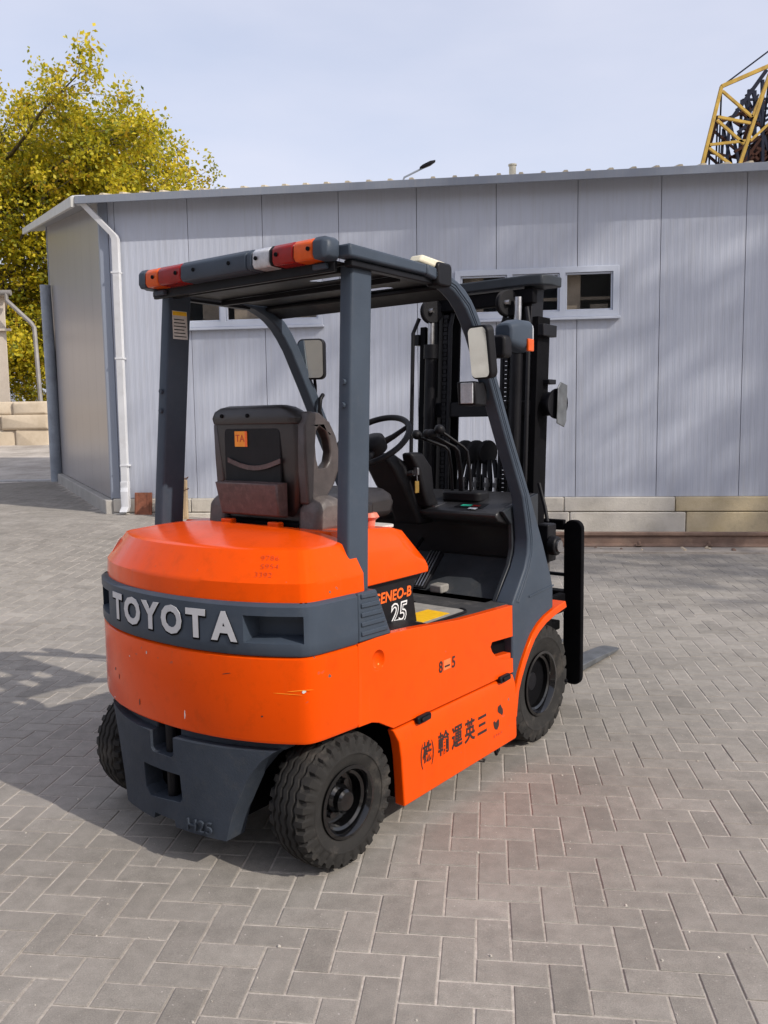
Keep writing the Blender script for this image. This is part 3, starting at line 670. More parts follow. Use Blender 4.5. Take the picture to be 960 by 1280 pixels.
# dark jib foot and machinery platform behind
for i in range(9):
    t = i/8; a = P3(905+t*10, 205-t*0, 33)
for a, b, w_, mt in (((912, 152), (958, 88), .13, M_CRB), ((908, 210), (912, 150), .09, M_CRB), ((912, 150), (925, 210), .09, M_CRB), ((936, 112), (932, 210), .09, M_CRB), ((940, 110), (965, 210), .10, M_CRB), ((953, 100), (953, 210), .11, M_CRB),
                     ((928, 125), (975, 123), .08, M_CRB), ((922, 165), (975, 135), .09, M_CRB), ((925, 140), (985, 180), .09, M_CRR), ((918, 190), (985, 150), .10, M_CRR), ((945, 185), (990, 205), .10, M_CRR), ((928, 205), (960, 160), .10, M_CRR), ((962, 165), (962, 215), .14, M_CRR), ((950, 205), (985, 165), .10, M_CRR), ((975, 90), (975, 215), .14, M_CRB),
                     ((932, 118), (948, 150), .06, M_CRB), ((948, 118), (930, 160), .06, M_CRB), ((945, 150), (965, 118), .06, M_CRB), ((930, 182), (948, 200), .09, M_CRR), ((938, 200), (955, 182), .09, M_CRR), ((955, 195), (975, 180), .1, M_CRR)):
    mem('jib_strut', P3(*a, 33.5), P3(*b, 33.5), w_, mt)
    mem('jib_strut', P3(*a, 33.5)+Vector((.4, 1.6, .2)), P3(*b, 33.5)+Vector((.4, 1.6, .2)), w_, mt)
for q, s_ in (((968, 190), 1.2), ((950, 205), .9), ((975, 160), .8)):
    p = P3(*q, 34.2); mb = MB().box(p.x-s_*.5, p.x+s_*.6, p.y-.4, p.y+.6, p.z-.6*s_, p.z+.35*s_); mb.xf(icr); obj('machinery_box', mb, M_CRR, crane, .05)

# ================================================================ forklift (x forward, y left, z up, metres; origin under the rear axle)
fk = empty('forklift', (TR_O[0], TR_O[1], 0), HD)
tag(fk, 'orange and dark grey electric forklift truck parked on the paving, seen from behind', 'forklift')
def F(name, mb, mt, bevel=0, parent=None, smooth=None, seg=2): return obj(name, mb, mt, parent or fk, bevel, seg, smooth)
HW = .585
# plan curve of the counterweight, right half from centre to side
half = [(-.225, 0), (-.223, .08), (-.216, .16), (-.203, .24), (-.184, .32), (-.160, .39), (-.134, .45), (-.106, .50), (-.090, .526), (-.078, .543), (-.062, .556), (-.042, .564), (-.012, .570), (.055, .577), (.155, .585)]
def densify(pts, n=2):
    o = []
    for i in range(len(pts)-1):
        for k in range(n): t = k/n; o.append(tuple(pts[i][j]+(pts[i+1][j]-pts[i][j])*t for j in (0, 1)))
    return o+[pts[-1]]
curve = [(x, y) for x, y in reversed(half)]+[(x, -y) for x, y in half[1:]]      # from left side (+y) round the back to right side
def inset(c, d):
    o = []
    for i, (x, y) in enumerate(c):
        a, b = c[max(i-1, 0)], c[min(i+1, len(c)-1)]; tx, ty = b[0]-a[0], b[1]-a[1]; l = math.hypot(tx, ty); nx, ny = ty/l, -tx/l   # outward
        # travelling left -> back -> right ; outward is to the right-hand side
        if nx*(x-.4)+ny*y < 0: nx, ny = -nx, -ny
        o.append((x-nx*d, y-ny*d))
    return o
def ringz(c, z): return [(x, y, z) for x, y in c]
ZB, ZM, ZT = .487, .783, .958
cw = MB().loft([ringz(inset(curve, .03), ZB-.004), ringz(inset(curve, .006), ZB), ringz(curve, ZB+.012), ringz(curve, ZM-.010), ringz(inset(curve, .012), ZM-.001)])
counterweight = F('counterweight', cw, M_ORANGE, 0, smooth=42)
# grey band with two lamp pockets
fine = densify(curve, 3); bc = inset(fine, -.003)
zr = [ZM, ZM+.008, .826, .918, ZT-.010, ZT]
def inpock(y): return .375 < abs(y) < .548
mb = MB(); n = len(bc); rings = [ringz(inset(bc, .006), zr[0]), ringz(bc, zr[1]), ringz(bc, zr[2]), ringz(bc, zr[3]), ringz(bc, zr[4]), ringz(inset(bc, .012), zr[5])]
mb.v = [p for r in rings for p in r]
pk = [(i) for i in range(n-1) if inpock((bc[i][1]+bc[i+1][1])/2)]
for a in range(len(rings)-1):
    for i in range(n-1):
        if a == 2 and i in pk: continue
        mb.f.append((a*n+i, a*n+i+1, (a+1)*n+i+1, (a+1)*n+i))
o0 = len(mb.v); ins = inset(bc, .26); mb.v += ringz(inset(bc, .10), ZT)                       # top ledge
for i in range(n-1): mb.f.append((5*n+i, 5*n+i+1, o0+i+1, o0+i))
mb.v += [bc[0]+(ZM,), bc[0]+(ZT-.01,), bc[-1]+(ZM,), bc[-1]+(ZT-.01,)]
band = F('rear_band', mb, M_GREY, 0, smooth=42)
for sd in (1, -1):
    idx = [i for i in pk if bc[i][1]*sd > 0]; seg = [bc[i] for i in idx]+[bc[idx[-1]+1]]
    deep = [(x+.085, y*.97) for x, y in seg]; mb = MB(); k = len(seg)
    mb.v = ringz(seg, zr[2])+ringz(seg, zr[3])+ringz(deep, zr[2]+.012)+ringz(deep, zr[3]-.004)
    for i in range(k-1):
        mb.f += [(i, i+1, 2*k+i+1, 2*k+i), (k+i, k+i+1, 3*k+i+1, 3*k+i), (2*k+i, 2*k+i+1, 3*k+i+1, 3*k+i)]
    mb.f += [(0, k, 3*k, 2*k), (k-1, 2*k-1, 4*k-1, 3*k-1)]
    F('lamp_pocket', mb, M_GREY, 0, band, 30)
# raised letters
def curve_at(y):
    for i in range(len(fine)-1):
        if fine[i][1] >= y >= fine[i+1][1]:
            t = (fine[i][1]-y)/(fine[i][1]-fine[i+1][1]); x = fine[i][0]+t*(fine[i+1][0]-fine[i][0])
            d = Vector((fine[i+1][0]-fine[i][0], fine[i+1][1]-fine[i][1], 0)).normalized(); return x, d
lett = 'TOYOTA'
for i, ch in enumerate(lett):
    y = .268-i*.1135; x, d = curve_at(y); nrm = Vector((d.y, -d.x, 0)); nrm = nrm if nrm.x < 0 else -nrm
    base = Vector((x, y, .872))+nrm*.0035
    put_text('letter_edge', ch, .138, M_MATT, band, base+nrm*.001+Vector((0, 0, -.004)), d, (0, 0, 1), .0010, .0088, .94, .94)
    put_text('letter', ch, .138, M_SILVER, band, base+nrm*.002, d, (0, 0, 1), .0014, .0058, .94, .94)
# upper rear cover
cb = inset(curve, .016)
def scale_in(c, d, xf_=None): return [(x, y) for x, y in inset(c, d)]
top = MB(); cin = inset(curve, .085); cin2 = inset(curve, .20)
fx = .215
def closed(c, z, x_end): return [(x_end, c[0][1], z)]+ringz(c, z)+[(x_end, c[-1][1], z)]
def shrink(c, d): return [(x+d*(1-min(1, max(0, (x+.10)/.20))), y*(1-d/HW)) for x, y in c]
lv_ = [(.016, ZT-.004), (.018, 1.010), (.0185, 1.020), (.0235, 1.028), (.074, 1.112), (.079, 1.120), (.089, 1.1245), (.102, 1.127)]
last = closed(shrink(fine, .102), 0, fx)
top.loft([closed(shrink(fine, d), z, fx) for d, z in lv_]+[[(fx+(x-fx)*q, y*(1-(1-q)*.55), z) for x, y, _ in last] for q, z in ((.72, 1.142), (.40, 1.152), (.06, 1.157))])
def on_slope(y, f_):      # point, along-curve direction and up-slope direction on the sloping face of the cover
    d = .0235+(.074-.0235)*f_; c = shrink(fine, d); z = 1.028+(1.112-1.028)*f_
    i = min(range(1, len(c)-1), key=lambda q: abs(c[q][1]-y)); a, b = c[i-1], c[i+1]; ex = Vector((b[0]-a[0], b[1]-a[1], 0)).normalized()
    n_ = Vector((ex.y, -ex.x, 0)); n_ = n_ if n_.x*(-1)+n_.y*(1 if y > 0 else -1)*.3 > 0 else -n_
    ey = (-n_*.0505+Vector((0, 0, .084))).normalized(); return Vector((c[i][0], c[i][1], z)), ex, ey
cover = F('rear_cover', top, M_ORANGE, 0, smooth=30)
for q, (tx_, f_) in enumerate((('9786', .80), ('5954', .50), ('3392', .20))):
    o_, ex, ey = on_slope(-.405, f_); put_text('marker_scrawl', tx_, .026, M_FAINT, cover, o_+ex.cross(ey)*.0012, ex, ey, .0003, -.0006, 1.25)
o_, ex, ey = on_slope(.50, .5); nn_ = ex.cross(ey)
F('cover_sticker', MB().add([o_+nn_*d+ex*a*.03+ey*b*.03 for d in (.0008, .0016) for a, b in ((-1, -1), (1, -1), (1, 1), (-1, 1))], [(0, 3, 2, 1), (4, 5, 6, 7), (0, 1, 5, 4), (1, 2, 6, 5), (2, 3, 7, 6), (3, 0, 4, 7)]), M_WTXT, 0, cover)
def wear(y, z, w_, h_, mt, tilt=0):
    x, d = curve_at(y); nrm = Vector((d.y, -d.x, 0)); nrm = nrm if nrm.x < 0 else -nrm; c = Vector((x, y, z))+nrm*.0004
    u = d*math.cos(tilt)+Vector((0, 0, math.sin(tilt))); v = nrm.cross(u)
    q = [c+u*a*w_+v*b*h_ for a, b in ((-1, -.3), (-.6, -1), (.2, -.8), (1, -.2), (.8, .7), (.1, 1), (-.7, .6))]
    F('paint_chip', MB().add([p_+nrm*.0006 for p_ in q]+q, [tuple(range(7)), tuple(range(13, 6, -1))]+[(i, (i+1) % 7, (i+1) % 7+7, i+7) for i in range(7)]), mt, 0, counterweight)
wear(-.115, .545, .0022, .016, M_STICK); wear(-.545, .668, .007, .006, M_STICK); wear(-.535, .672, .045, .0012, M_OSTK, .08); wear(-.50, .66, .05, .0010, M_OSTK, -.05)
wear(.335, .622, .005, .006, M_INK); wear(.30, .60, .0025, .010, M_INK); wear(.20, .70, .003, .003, M_STICK); wear(.08, .735, .003, .006, M_STICK); wear(.36, .505, .005, .003, M_STICK); wear(-.30, .715, .018, .0012, M_INK, .2); wear(-.42, .58, .004, .003, M_INK); wear(.14, .54, .003, .012, M_INK)
# ribbed corner caps
for sd in (1, -1):
    Y0 = sd*(HW+.002)
    mb = MB().prism([(.160, ZM+.002), (.345, .782), (.262, ZT-.001), (.160, ZT-.001)], 'y', sd*.40, Y0); cap = F('corner_cap', mb, M_GREY, .006)
    for i in range(5):
        z = .806+i*.033; x1 = .345-(z-.782)*.47
        F('rib', MB().prism([(.172, z), (x1-.012, z-.004), (x1-.016, z+.013), (.172, z+.016)], 'y', sd*(HW-.01), sd*(HW+.008)), M_GREY, .003, cap)
# cast lower plate with pin slot, window and notch
def plate_pts():
    R_ = [(-.10, .128), (-.275, .122), (-.285, .16), (-.300, .22), (-.325, .28), (-.360, .36), (-.405, .42), (-.445, .455)]
    L_ = [(-y, z) for y, z in R_]
    return R_[0:1]+R_[1:]+[(-.062, .455), (-.062, .392), (-.05, .382), (.05, .382), (.062, .392), (.062, .455)]+list(reversed(L_))+[(.06, .128), (.055, .152), (-.055, .152), (-.06, .128)]
pp = plate_pts()
slot = rounded(-.062, .062, .385, .517, .012, 3); win = [(-.085, .225), (.075, .21), (.105, .235), (.115, .325), (-.09, .325), (-.098, .24)]
def bend(y, z, a):
    yy = abs(y); xc = -.225+.62*yy*yy*1.05; return (xc-.014-(.012 if z < .43 else 0)*1+a, y, z)
mb = MB()
def fine_plate(poly, holes, a0, a1):
    m2 = MB().prism(poly, 'x', a0, a1, holes, fn=lambda y, z, a: (a, y, z)); b = bmesh.new(); me = bpy.data.meshes.new('t'); me.from_pydata(m2.v, [], m2.f); b.from_mesh(me)
    for yv in np.linspace(-.45, .45, 13):
        bmesh.ops.bisect_plane(b, geom=b.verts[:]+b.edges[:]+b.faces[:], plane_co=(0, float(yv), 0), plane_no=(0, 1, 0), dist=1e-6)
    b.to_mesh(me); b.free(); out = MB(); out.v = [tuple(v.co) for v in me.vertices]; out.f = [tuple(p.vertices) for p in me.polygons]; bpy.data.meshes.remove(me); return out
pl = fine_plate(pp, [win], 0, .085); pl.v = [(-.238+.58*y*y+a, y, z) for a, y, z in pl.v]
lower = F('tow_plate', pl, M_CAST, .010, smooth=35, seg=3)
neck = fine_plate([(-.46, .452), (-.48, .51), (-.064, .51), (-.064, .452)], [], .034, .085); neck.v = [(-.238+.58*y*y+a, y, z) for a, y, z in neck.v]
neck2 = MB(); neck2.v = [(x, -y, z) for x, y, z in neck.v]; neck2.f = neck.f
for q in (neck, neck2): F('plate_neck', q, M_CAST, .006, lower, 35)
F('tow_pin', MB().tube([(-.19, 0, .20), (-.19, 0, .50)], .022, 12), M_BLACK, 0, lower, 40)
F('slot_back', MB().box(-.155, -.15, -.16, .16, .17, .52), M_MATT, 0, lower)
put_text('cast_number', 'H25', .060, M_CAST, lower, (-.228, -.178, .160), (.20, -.98, 0), (0, 0, 1), .004, .0, 1.1)
# chassis and wheel wells
ch = MB().box(.44, 1.75, -.52, .52, .14, .70).box(-.13, .44, -.28, .28, .18, .482).box(.0, .44, -.55, .55, .468, .70).box(.425, .44, -.56, .56, .12, .70)
F('chassis', ch, M_MATT)
F('rear_axle', MB().box(.04, .17, -.36, .36, .17, .29).tube([(.105, -.40, .235), (.105, .40, .235)], .04, 12), M_MATT, .01)
for sd in (1, -1): F('steering_link', MB().tube([(.17, 0, .24), (.17, sd*.33, .24)], .014, 8), M_STEEL, 0, smooth=40)

# ---------------- tyres
def tyre(Rt, Wd, Rr, style, nseg=216):
    us = np.linspace(-1, 1, 61); hw = Wd/2; V = []
    nl = 30 if style == 'rib' else 24
    def zig(a): p = (a*nl/(2*math.pi)) % 1; return abs(p*2-1)*2-1
    for k in range(nseg):
        a = 2*math.pi*k/nseg; row = []
        ph = (a*nl/(2*math.pi)) % 1
        for u in us:
            au = abs(u); crown = Rt-.012*au**2.4
            y = u*hw*.92
            if style == 'rib':
                g = 0
                for c in (-.56, -.19, .19, .56):
                    d = abs(u-c-.055*zig(a)); g = max(g, 1-max(0, (d-.028)/.03))
                dep = .010*max(0, min(1, g))
                if au > .70:
                    pp_ = (ph+(0 if u > 0 else .5)) % 1; lug = 1 if .18 < pp_ < .80 else 0
                    dep = .013*(1-lug)*min(1, (au-.70)/.05)
            else:
                pp_ = (ph+(0 if u > 0 else .5)) % 1; dep = 0
                if au > .18: dep = .016*(1 if pp_ < .22 else 0)*min(1, (au-.18)/.06)
                d = abs(u-.04*zig(a)); dep = max(dep, .010*max(0, 1-max(0, (d-.03)/.03)))
            row.append((crown-dep, y))
        V.append(row)
    rows = len(us); side = [(Rt-.030, .965), (Rt-.048, 1.0), (Rt-.060, 1.0), (Rt-.062, 1.014), (Rt-.067, 1.014), (Rt-.069, 1.0), ((Rt+Rr)/2-.006, .985), (Rr+.022, .92), (Rr+.010, .84), (Rr-.004, .80)]
    mb = MB(); n = rows+2*len(side)
    for k in range(nseg):
        a = 2*math.pi*k/nseg; ph = (a*nl/(2*math.pi)) % 1
        prof = [(r, -h*hw) for r, h in reversed(side)]+V[k]+[(r, h*hw) for r, h in side]
        pl_ = []
        for i, (r, y) in enumerate(prof):
            j = i-len(side)
            if j in (-1, rows):       # shoulder: carry the lugs down the side
                pp_ = (ph+(0 if y > 0 else .5)) % 1; lug = (.18 < pp_ < .80) if style == 'rib' else pp_ >= .22
                y *= 1.0 if lug else .93; r -= 0 if lug else .006
            if j in (-2, rows+1):
                pp_ = (ph+(0 if y > 0 else .5)) % 1; lug = (.18 < pp_ < .80) if style == 'rib' else pp_ >= .22
                y *= 1.0 if lug else .965
            pl_.append((r*math.sin(a), y, r*math.cos(a)))
        mb.v += pl_
    for k in range(nseg):
        k2 = (k+1) % nseg
        for i in range(n-1): mb.f.append((k*n+i, k*n+i+1, k2*n+i+1, k2*n+i))
    return mesh_from(mb, 'tyre', M_RUB, 28, False)
def rim(Rr, Wd, deep):
    hw = Wd/2; yo = -hw   # outer face towards -y
    prof = [(Rr-.002, yo+.018), (Rr+.010, yo+.010), (Rr+.010, yo+.004), (Rr-.002, yo+.002), (Rr-.010, yo+.014), (Rr-.014, yo+.030), (Rr-.024, yo+.036), (Rr-.028, yo+deep), (Rr*.62, yo+deep+.004), (Rr*.58, yo+deep-.006), (.045, yo+deep-.004)]
    mb = MB().rev([(r, y) for r, y in prof], (0, 0, 0), (0, 1, 0), 56, cap0=False); return mb
def wheel(x, y, z, meT, Rr, Wd, deep, side, steer, name='wheel', hubr=.04):
    root = empty(name, (x, y, z), 0); root.parent = fk; root.rotation_euler = (0, random.random()*.3, steer+(math.pi if side > 0 else 0))
    t = bpy.data.objects.new('tyre', meT); col.objects.link(t); t.parent = root
    F('rim', rim(Rr, Wd, deep), M_RIM, 0, root, 30)
    yo = -Wd/2
    F('hub', MB().rev([(hubr+.012, yo+deep), (hubr+.010, yo+deep-.02), (hubr, yo+deep-.03), (hubr, yo+deep-.052), (hubr*.8, yo+deep-.060), (.004, yo+deep-.062)], (0, 0, 0), (0, 1, 0), 24), M_RIM if deep < .1 else M_BLACK, 0, root, 35)
    nb = 6
    for i in range(nb):
        a = 2*math.pi*i/nb; r = Rr*.52; F('wheel_nut', MB().tube([(r*math.cos(a), yo+deep, r*math.sin(a)), (r*math.cos(a), yo+deep-.022, r*math.sin(a))], .011, 6), M_STEEL if side > 0 else M_RIM, 0, root)
    F('wheel_disc_back', MB().rev([(Rr-.004, yo+deep+.012), (.01, yo+deep+.012)], (0, 0, 0), (0, 1, 0), 32), M_MATT, 0, root)
    return root
tyR = tyre(.236, .175, .118, 'rib'); tyF = tyre(.286, .205, .145, 'lug')
for sd in (-1, 1):
    wheel(.105, sd*.497, .235, tyR, .118, .175, .075, sd, R(-3))
    wheel(1.545, sd*.475, .285, tyF, .145, .205, .115, sd, 0, hubr=.05)

# ---------------- side panels
for sd in (-1, 1):
    Yo = sd*HW; Yi = sd*(HW-.035)
    outline = [(.158, ZM-.002), (.262, .783), (.345, .781), (.50, .770), (.633, .757), (.80, .741), (.96, .733), (1.236, .722), (1.240, .580), (1.06, .592), (1.048, .575), (1.060, .552), (1.095, .520), (1.13, .502), (1.242, .480), (1.245, .416), (.352, .424), (.304, .450), (.268, .470), (.226, .483), (.152, .487)]
    dim = [(.268+.036*math.cos(R(a)), .700+.036*math.sin(R(a))) for a in range(0, 360, 20)]
    mb = MB().prism(outline, 'y', Yi, Yo, [dim]); up_p = F('side_panel', mb, M_ORANGE, .005, smooth=30)
    mb = MB().rev([(.0362, -.001), (.030, .010), (.018, .017), (.002, .019)], (.268, sd*(HW-.002), .70), (0, -sd, 0), 18, cap0=False); F('dimple', mb, M_ORANGE, 0, up_p, 60)
    F('recess', MB().box(1.02, 1.25, sd*.45, sd*.54, .44, .60), M_MATT, 0, up_p)
    F('recess_ledge', MB().prism([(1.05, .47), (1.24, .475), (1.24, .505), (1.05, .52)], 'y', sd*.50, sd*(HW-.01)), M_ORANGE, .004, up_p)
    lo = [(.356, .414), (1.247, .406), (1.262, .118), (1.25, .108), (.400, .108), (.394, .20), (.386, .30), (.372, .372)]
    fn = lambda x, z, a: (x, (sd*(HW-.035) if a == 0 else sd*(HW+.010 if z < .39 else HW-.004)), z)
    lo2 = [(.356, .414), (1.247, .406), (1.250, .362), (1.262, .118), (1.25, .108), (.400, .108), (.394, .20), (.386, .30), (.374, .366)]
    mb = MB(); n = len(lo2); mb.v = [fn(x, z, 0) for x, z in lo2]+[fn(x, z, 1) for x, z in lo2]
    mb.f = [tuple(range(n)), (n, n+1, n+2, n+8), (n+2, n+3, n+4, n+5, n+6, n+7, n+8)]+[(i, (i+1) % n, (i+1) % n+n, i+n) for i in range(n)]
    lowp = F('lower_side_panel', mb, M_ORANGE, .005, smooth=30)
    for x in (.53, 1.15):
        la = F('latch', MB().prism(rounded(x-.045, x+.045, .399, .428, .012, 4), 'y', sd*HW, sd*(HW+.016)), M_BLACK, .003)
        F('latch_handle', MB().prism(rounded(x-.026, x+.032, .405, .421, .007, 4), 'y', sd*(HW+.0165), sd*(HW+.024)), M_PLAST, .002, la)
    if sd < 0:
        yt = -HW-.0012
        F('worn_patch', MB().box(.684, .734, -HW-.0008, -HW-.0002, .560, .600), mat('rubbed_orange', (.66, .17, .05), .45, 0, .15, 30), 0, up_p)
        for x_, c_, w__ in ((.663, '8', .85), (.709, '–', 1.0), (.755, '5', .85)): put_text('fleet_number', c_, .064, M_INK, up_p, (x_, yt, .577), (1, 0, 0), (0, 0, 1), .0006, .0012, w__)
        yt = -HW-.0112
        put_text('company_lettering', '株', .088, M_INK, lowp, (.550, yt, .268), (1, 0, 0), (0, 0, 1), .0006, .0016, .70)
        for x_, c_ in ((.512, '('), (.588, ')')): put_text('company_lettering', c_, .110, M_INK, lowp, (x_, yt, .270), (1, 0, 0), (0, 0, 1), .0006, -.0010, .6)
        for i, ch_ in enumerate('輸運英三'):
            put_text('company_lettering', ch_, .100, M_INK, lowp, (.664+i*.098, yt, .266-.004*i), (1, 0, 0), (0, 0, 1), .0006, .0020, .80)
        lg = MB()
        b1 = [(1.090, .300), (1.112, .306), (1.122, .290), (1.132, .280), (1.134, .262), (1.126, .252), (1.114, .262), (1.098, .270), (1.088, .282)]
        lg.prism(b1, 'y', yt, yt+.0006)
        b2 = [(1.050, .242), (1.060, .246), (1.072, .234), (1.092, .246), (1.100, .236), (1.098, .214), (1.084, .200), (1.066, .206), (1.056, .220)]
        lg.prism(b2, 'y', yt, yt+.0006); obj('emblem', lg, M_INK, lowp)
        for k_ in range(4): obj('faded_print_mark', MB().box(1.055+k_*.020, 1.066+k_*.020, yt, yt+.0005, .170+.003*(k_ % 2), .182), M_FAINT, lowp)
    # fender and grey foot of the front post
    arc_o = [(1.262, .34), (1.292, .398), (1.330, .455), (1.372, .505), (1.420, .552), (1.480, .588), (1.545, .612), (1.64, .632), (1.76, .650)]
    arc_i = [(1.775, .616), (1.65, .598), (1.556, .578), (1.492, .553), (1.440, .520), (1.395, .475), (1.355, .425), (1.318, .37), (1.288, .31), (1.268, .20), (1.254, .20)]
    F('fender', MB().prism([(1.246, .115), (1.246, .30)]+arc_o+arc_i, 'y', sd*.36, sd*(HW+.006)), M_ORANGE, .004)
    foot = [(1.248, .335), (1.250, .40), (1.246, .724), (1.305, .79), (1.372, .865), (1.408, .93), (1.418, 1.00), (1.408, 1.08), (1.386, 1.19), (1.236, 1.452), (1.100, 1.702), (.994, 1.886), (.955, 1.938), (.912, 1.986), (.868, 2.020), (.822, 2.044), (.760, 2.066), (.640, 2.088),
            (.640, 2.127), (.704, 2.120), (.787, 2.106), (.850, 2.088), (.905, 2.062), (.955, 2.025), (1.000, 1.978), (1.043, 1.918), (1.154, 1.728), (1.293, 1.47), (1.467, 1.171), (1.564, .954), (1.630, .790), (1.645, .74), (1.648, .638)]+[(x, z+.004) for x, z in reversed(arc_o[:8])][1:]
    yo_ = lambda z: sd*(HW-.006-.024*min(1, max(0, (z-.75)/.45)))
    ft = F('front_post', MB().prism(foot, 'y', 0, 1, fn=lambda x, z, a: (x, yo_(z) if a else sd*.492, z)), M_GREY, .008, smooth=30)
    F('foot_seam', MB().prism([(1.40, .728), (1.646, .742), (1.646, .750), (1.40, .736)], 'y', sd*(HW-.0055), sd*(HW-.002)), M_GREY, .001, ft)
    for k_ in (.020, .036):
        pts = [(1.262+k_, .735-k_*.3), (1.318+k_, .80-k_*.4), (1.378+k_, .862), (1.412+k_, .93), (1.420+k_, 1.00), (1.408+k_, 1.09), (1.384+k_, 1.20), (1.236+k_*.9, 1.455), (1.100+k_*.9, 1.705), (.994+k_*.9, 1.892), (.912+k_*.7, 1.992+k_*.4), (.822+k_*.3, 2.046+k_*.7), (.70, 2.080+k_*.6)]
        F('post_bead', MB().tube([(x, yo_(z), z) for x, z in pts], .004, 8), M_GREY, 0, ft, 60)
    F('cowl_side', MB().prism([(1.25, .722), (1.31, .80), (1.375, .875), (1.405, .95), (1.40, 1.06), (1.32, 1.128), (1.66, 1.185), (1.66, .722)], 'y', sd*.470, sd*.4905), bpy.data.materials.get('dark_cowl_plastic') or mat('dark_cowl_plastic', (.022, .026, .032), .4, 0, .15, 8, .05, 200, 0, (.08, .08, .08), .2, 12, .3), .004)
    F('mud_guard', MB().box(1.262, 1.275, sd*.38, sd*.56, .20, .60), M_MATT)

# floor, battery cover, seat base
F('floor_mat', MB().prism([(.60, -.555), (1.30, -.555), (1.30, .555), (.60, .555)], 'z', .70, .724), M_FLOOR, .004)
F('sill_trim', MB().prism([(.345, .776), (.50, .768), (.63, .756), (.62, .742), (.34, .752)], 'y', -.40, -.579), M_PLAST, .004)
F('floor_plate', MB().prism(rounded(.62, 1.02, -.50, -.16, .05, 5), 'z', .7245, .729), M_MAT_G, .002)
F('floor_gasket', MB().tube([(x, y, .730) for x, y in rounded(.62, 1.02, -.50, -.16, .05, 5)], .006, 6), M_PLAST, smooth=60)
F('floor_sticker', MB().prism([(.72, -.46), (.92, -.46), (.93, -.34), (.74, -.33)], 'z', .7295, .7305), M_YEL)
# hood: section lofted across y
def hood_sec(y, d): return [(.235, y, .932), (.80-d*.35, y, .930), (.805-d*.4, y, .968-d*.2), (.785-d*.4, y, .995-d*.2), (.675-d*.4, y, 1.108-d), (.60, y, 1.128-d), (.235, y, 1.150-d)]
hd2 = MB().loft([hood_sec(-.455, .085), hood_sec(-.45, .07), hood_sec(-.395, .0), hood_sec(.395, .0), hood_sec(.45, .07), hood_sec(.455, .085)])
hood = F('battery_hood', hd2, M_ORANGE, .008, smooth=30)
bx_ = MB().prism([(.30, .72), (.735, .72), (.705, .862), (.725, .895), (.79, .928), (.30, .931)], 'y', -.425, .425); bbox = F('battery_box', bx_, M_PLAST, .006)
put_text('model_lettering', 'GENEO-B', .058, M_OTXT, bbox, (.568, -.4265, .862), (1, 0, 0), (0, 0, 1), .0008, .0012, 1.0, 1.0, .15)
put_text('model_number', '25', .115, M_WTXT, bbox, (.605, -.4265, .782), (1, 0, 0), (0, 0, 1), .0006, .0040, .95, 1.0, .18)
put_text('model_number_core', '25', .115, M_PLAST, bbox, (.605, -.4278, .782), (1, 0, 0), (0, 0, 1), .0006, -.0022, .95, 1.0, .18)
kn = F('release_knob', MB().tube([(.60, -.29, 1.115), (.60, -.29, 1.150)], [.020, .024], 12).tube([(.60, -.29, 1.150), (.60, -.29, 1.163), (.60, -.29, 1.180)], [.024, .040, .030], 14), M_SALMON, .004)
F('knob_base', MB().prism(rounded(.52, .70, -.35, -.22, .03, 4), 'z', 1.116, 1.128), M_STICK, .003)
for y in (-.13, .13): F('hood_hinge', MB().box(.215, .245, y-.03, y+.03, 1.150, 1.170), M_ORANGE, .004)

# ---------------- seat
seat = F('seat_cushion', MB().loft([[(.30, y, z0), (.80, y, z0-.01), (.83, y, z0+.05), (.80, y, z1), (.36, y, z1-.01), (.30, y, z1-.03)] for y, z0, z1 in ((-.25, 1.16, 1.235), (-.21, 1.15, 1.265), (.21, 1.15, 1.265), (.25, 1.16, 1.235))]), M_SEAT, .02, seg=3)
F('seat_base', MB().box(.27, .74, -.21, .21, 1.125, 1.165), M_MATT, .006)
back = MB()
def bsec(z, y0, y1, x0, x1, r=.05): return [(x, y, z) for x, y in rounded(x0, x1, y0, y1, r, 4)]
back.loft([bsec(1.185, -.175, .175, .298, .345, .022), bsec(1.23, -.20, .20, .285, .338, .025), bsec(1.40, -.222, .225, .270, .325, .026), bsec(1.53, -.225, .235, .262, .320, .026), bsec(1.57, -.212, .230, .262, .323, .028), bsec(1.595, -.180, .210, .268, .322, .024), bsec(1.606, -.135, .175, .276, .318, .018)])
F('back_cushion', MB().loft([bsec(1.20, -.14, .14, .33, .44), bsec(1.40, -.145, .145, .315, .41), bsec(1.57, -.13, .13, .31, .37, .028)]), M_SEAT, .02)
bk_ = F('backrest', back, M_SEAT, 0, smooth=45)
F('back_rim', MB().loft([bsec(1.540, -.226, .243, .248, .345, .04), bsec(1.562, -.226, .246, .243, .345, .04), bsec(1.588, -.204, .235, .247, .342, .04), bsec(1.603, -.170, .207, .256, .336, .036), bsec(1.611, -.125, .165, .270, .326, .026)]), M_SEAT, .006, bk_, 45)
for y in (.165, .02): F('rim_screw', MB().tube([(.2475, y, 1.572), (.240, y, 1.572)], .008, 8), M_MATT, 0, bk_)
F('back_panel', MB().prism(rounded(-.135, .175, 1.24, 1.525, .02, 3), 'x', .262, .2755), M_PLAST, .004, bk_)
pk_ = F('back_pocket', MB().add([(.262, -.165, 1.185), (.262, .17, 1.185), (.262, .185, 1.318), (.262, -.165, 1.318), (.222, -.155, 1.19), (.222, .16, 1.19), (.208, .18, 1.315), (.208, -.16, 1.315), (.214, .175, 1.314), (.214, -.155, 1.314), (.255, .178, 1.314), (.255, -.158, 1.314)],
      [(4, 5, 6, 7), (0, 4, 7, 3), (1, 2, 6, 5), (0, 1, 5, 4), (7, 6, 8, 9), (8, 10, 11, 9), (2, 3, 11, 10)]), M_POCKET, .006)
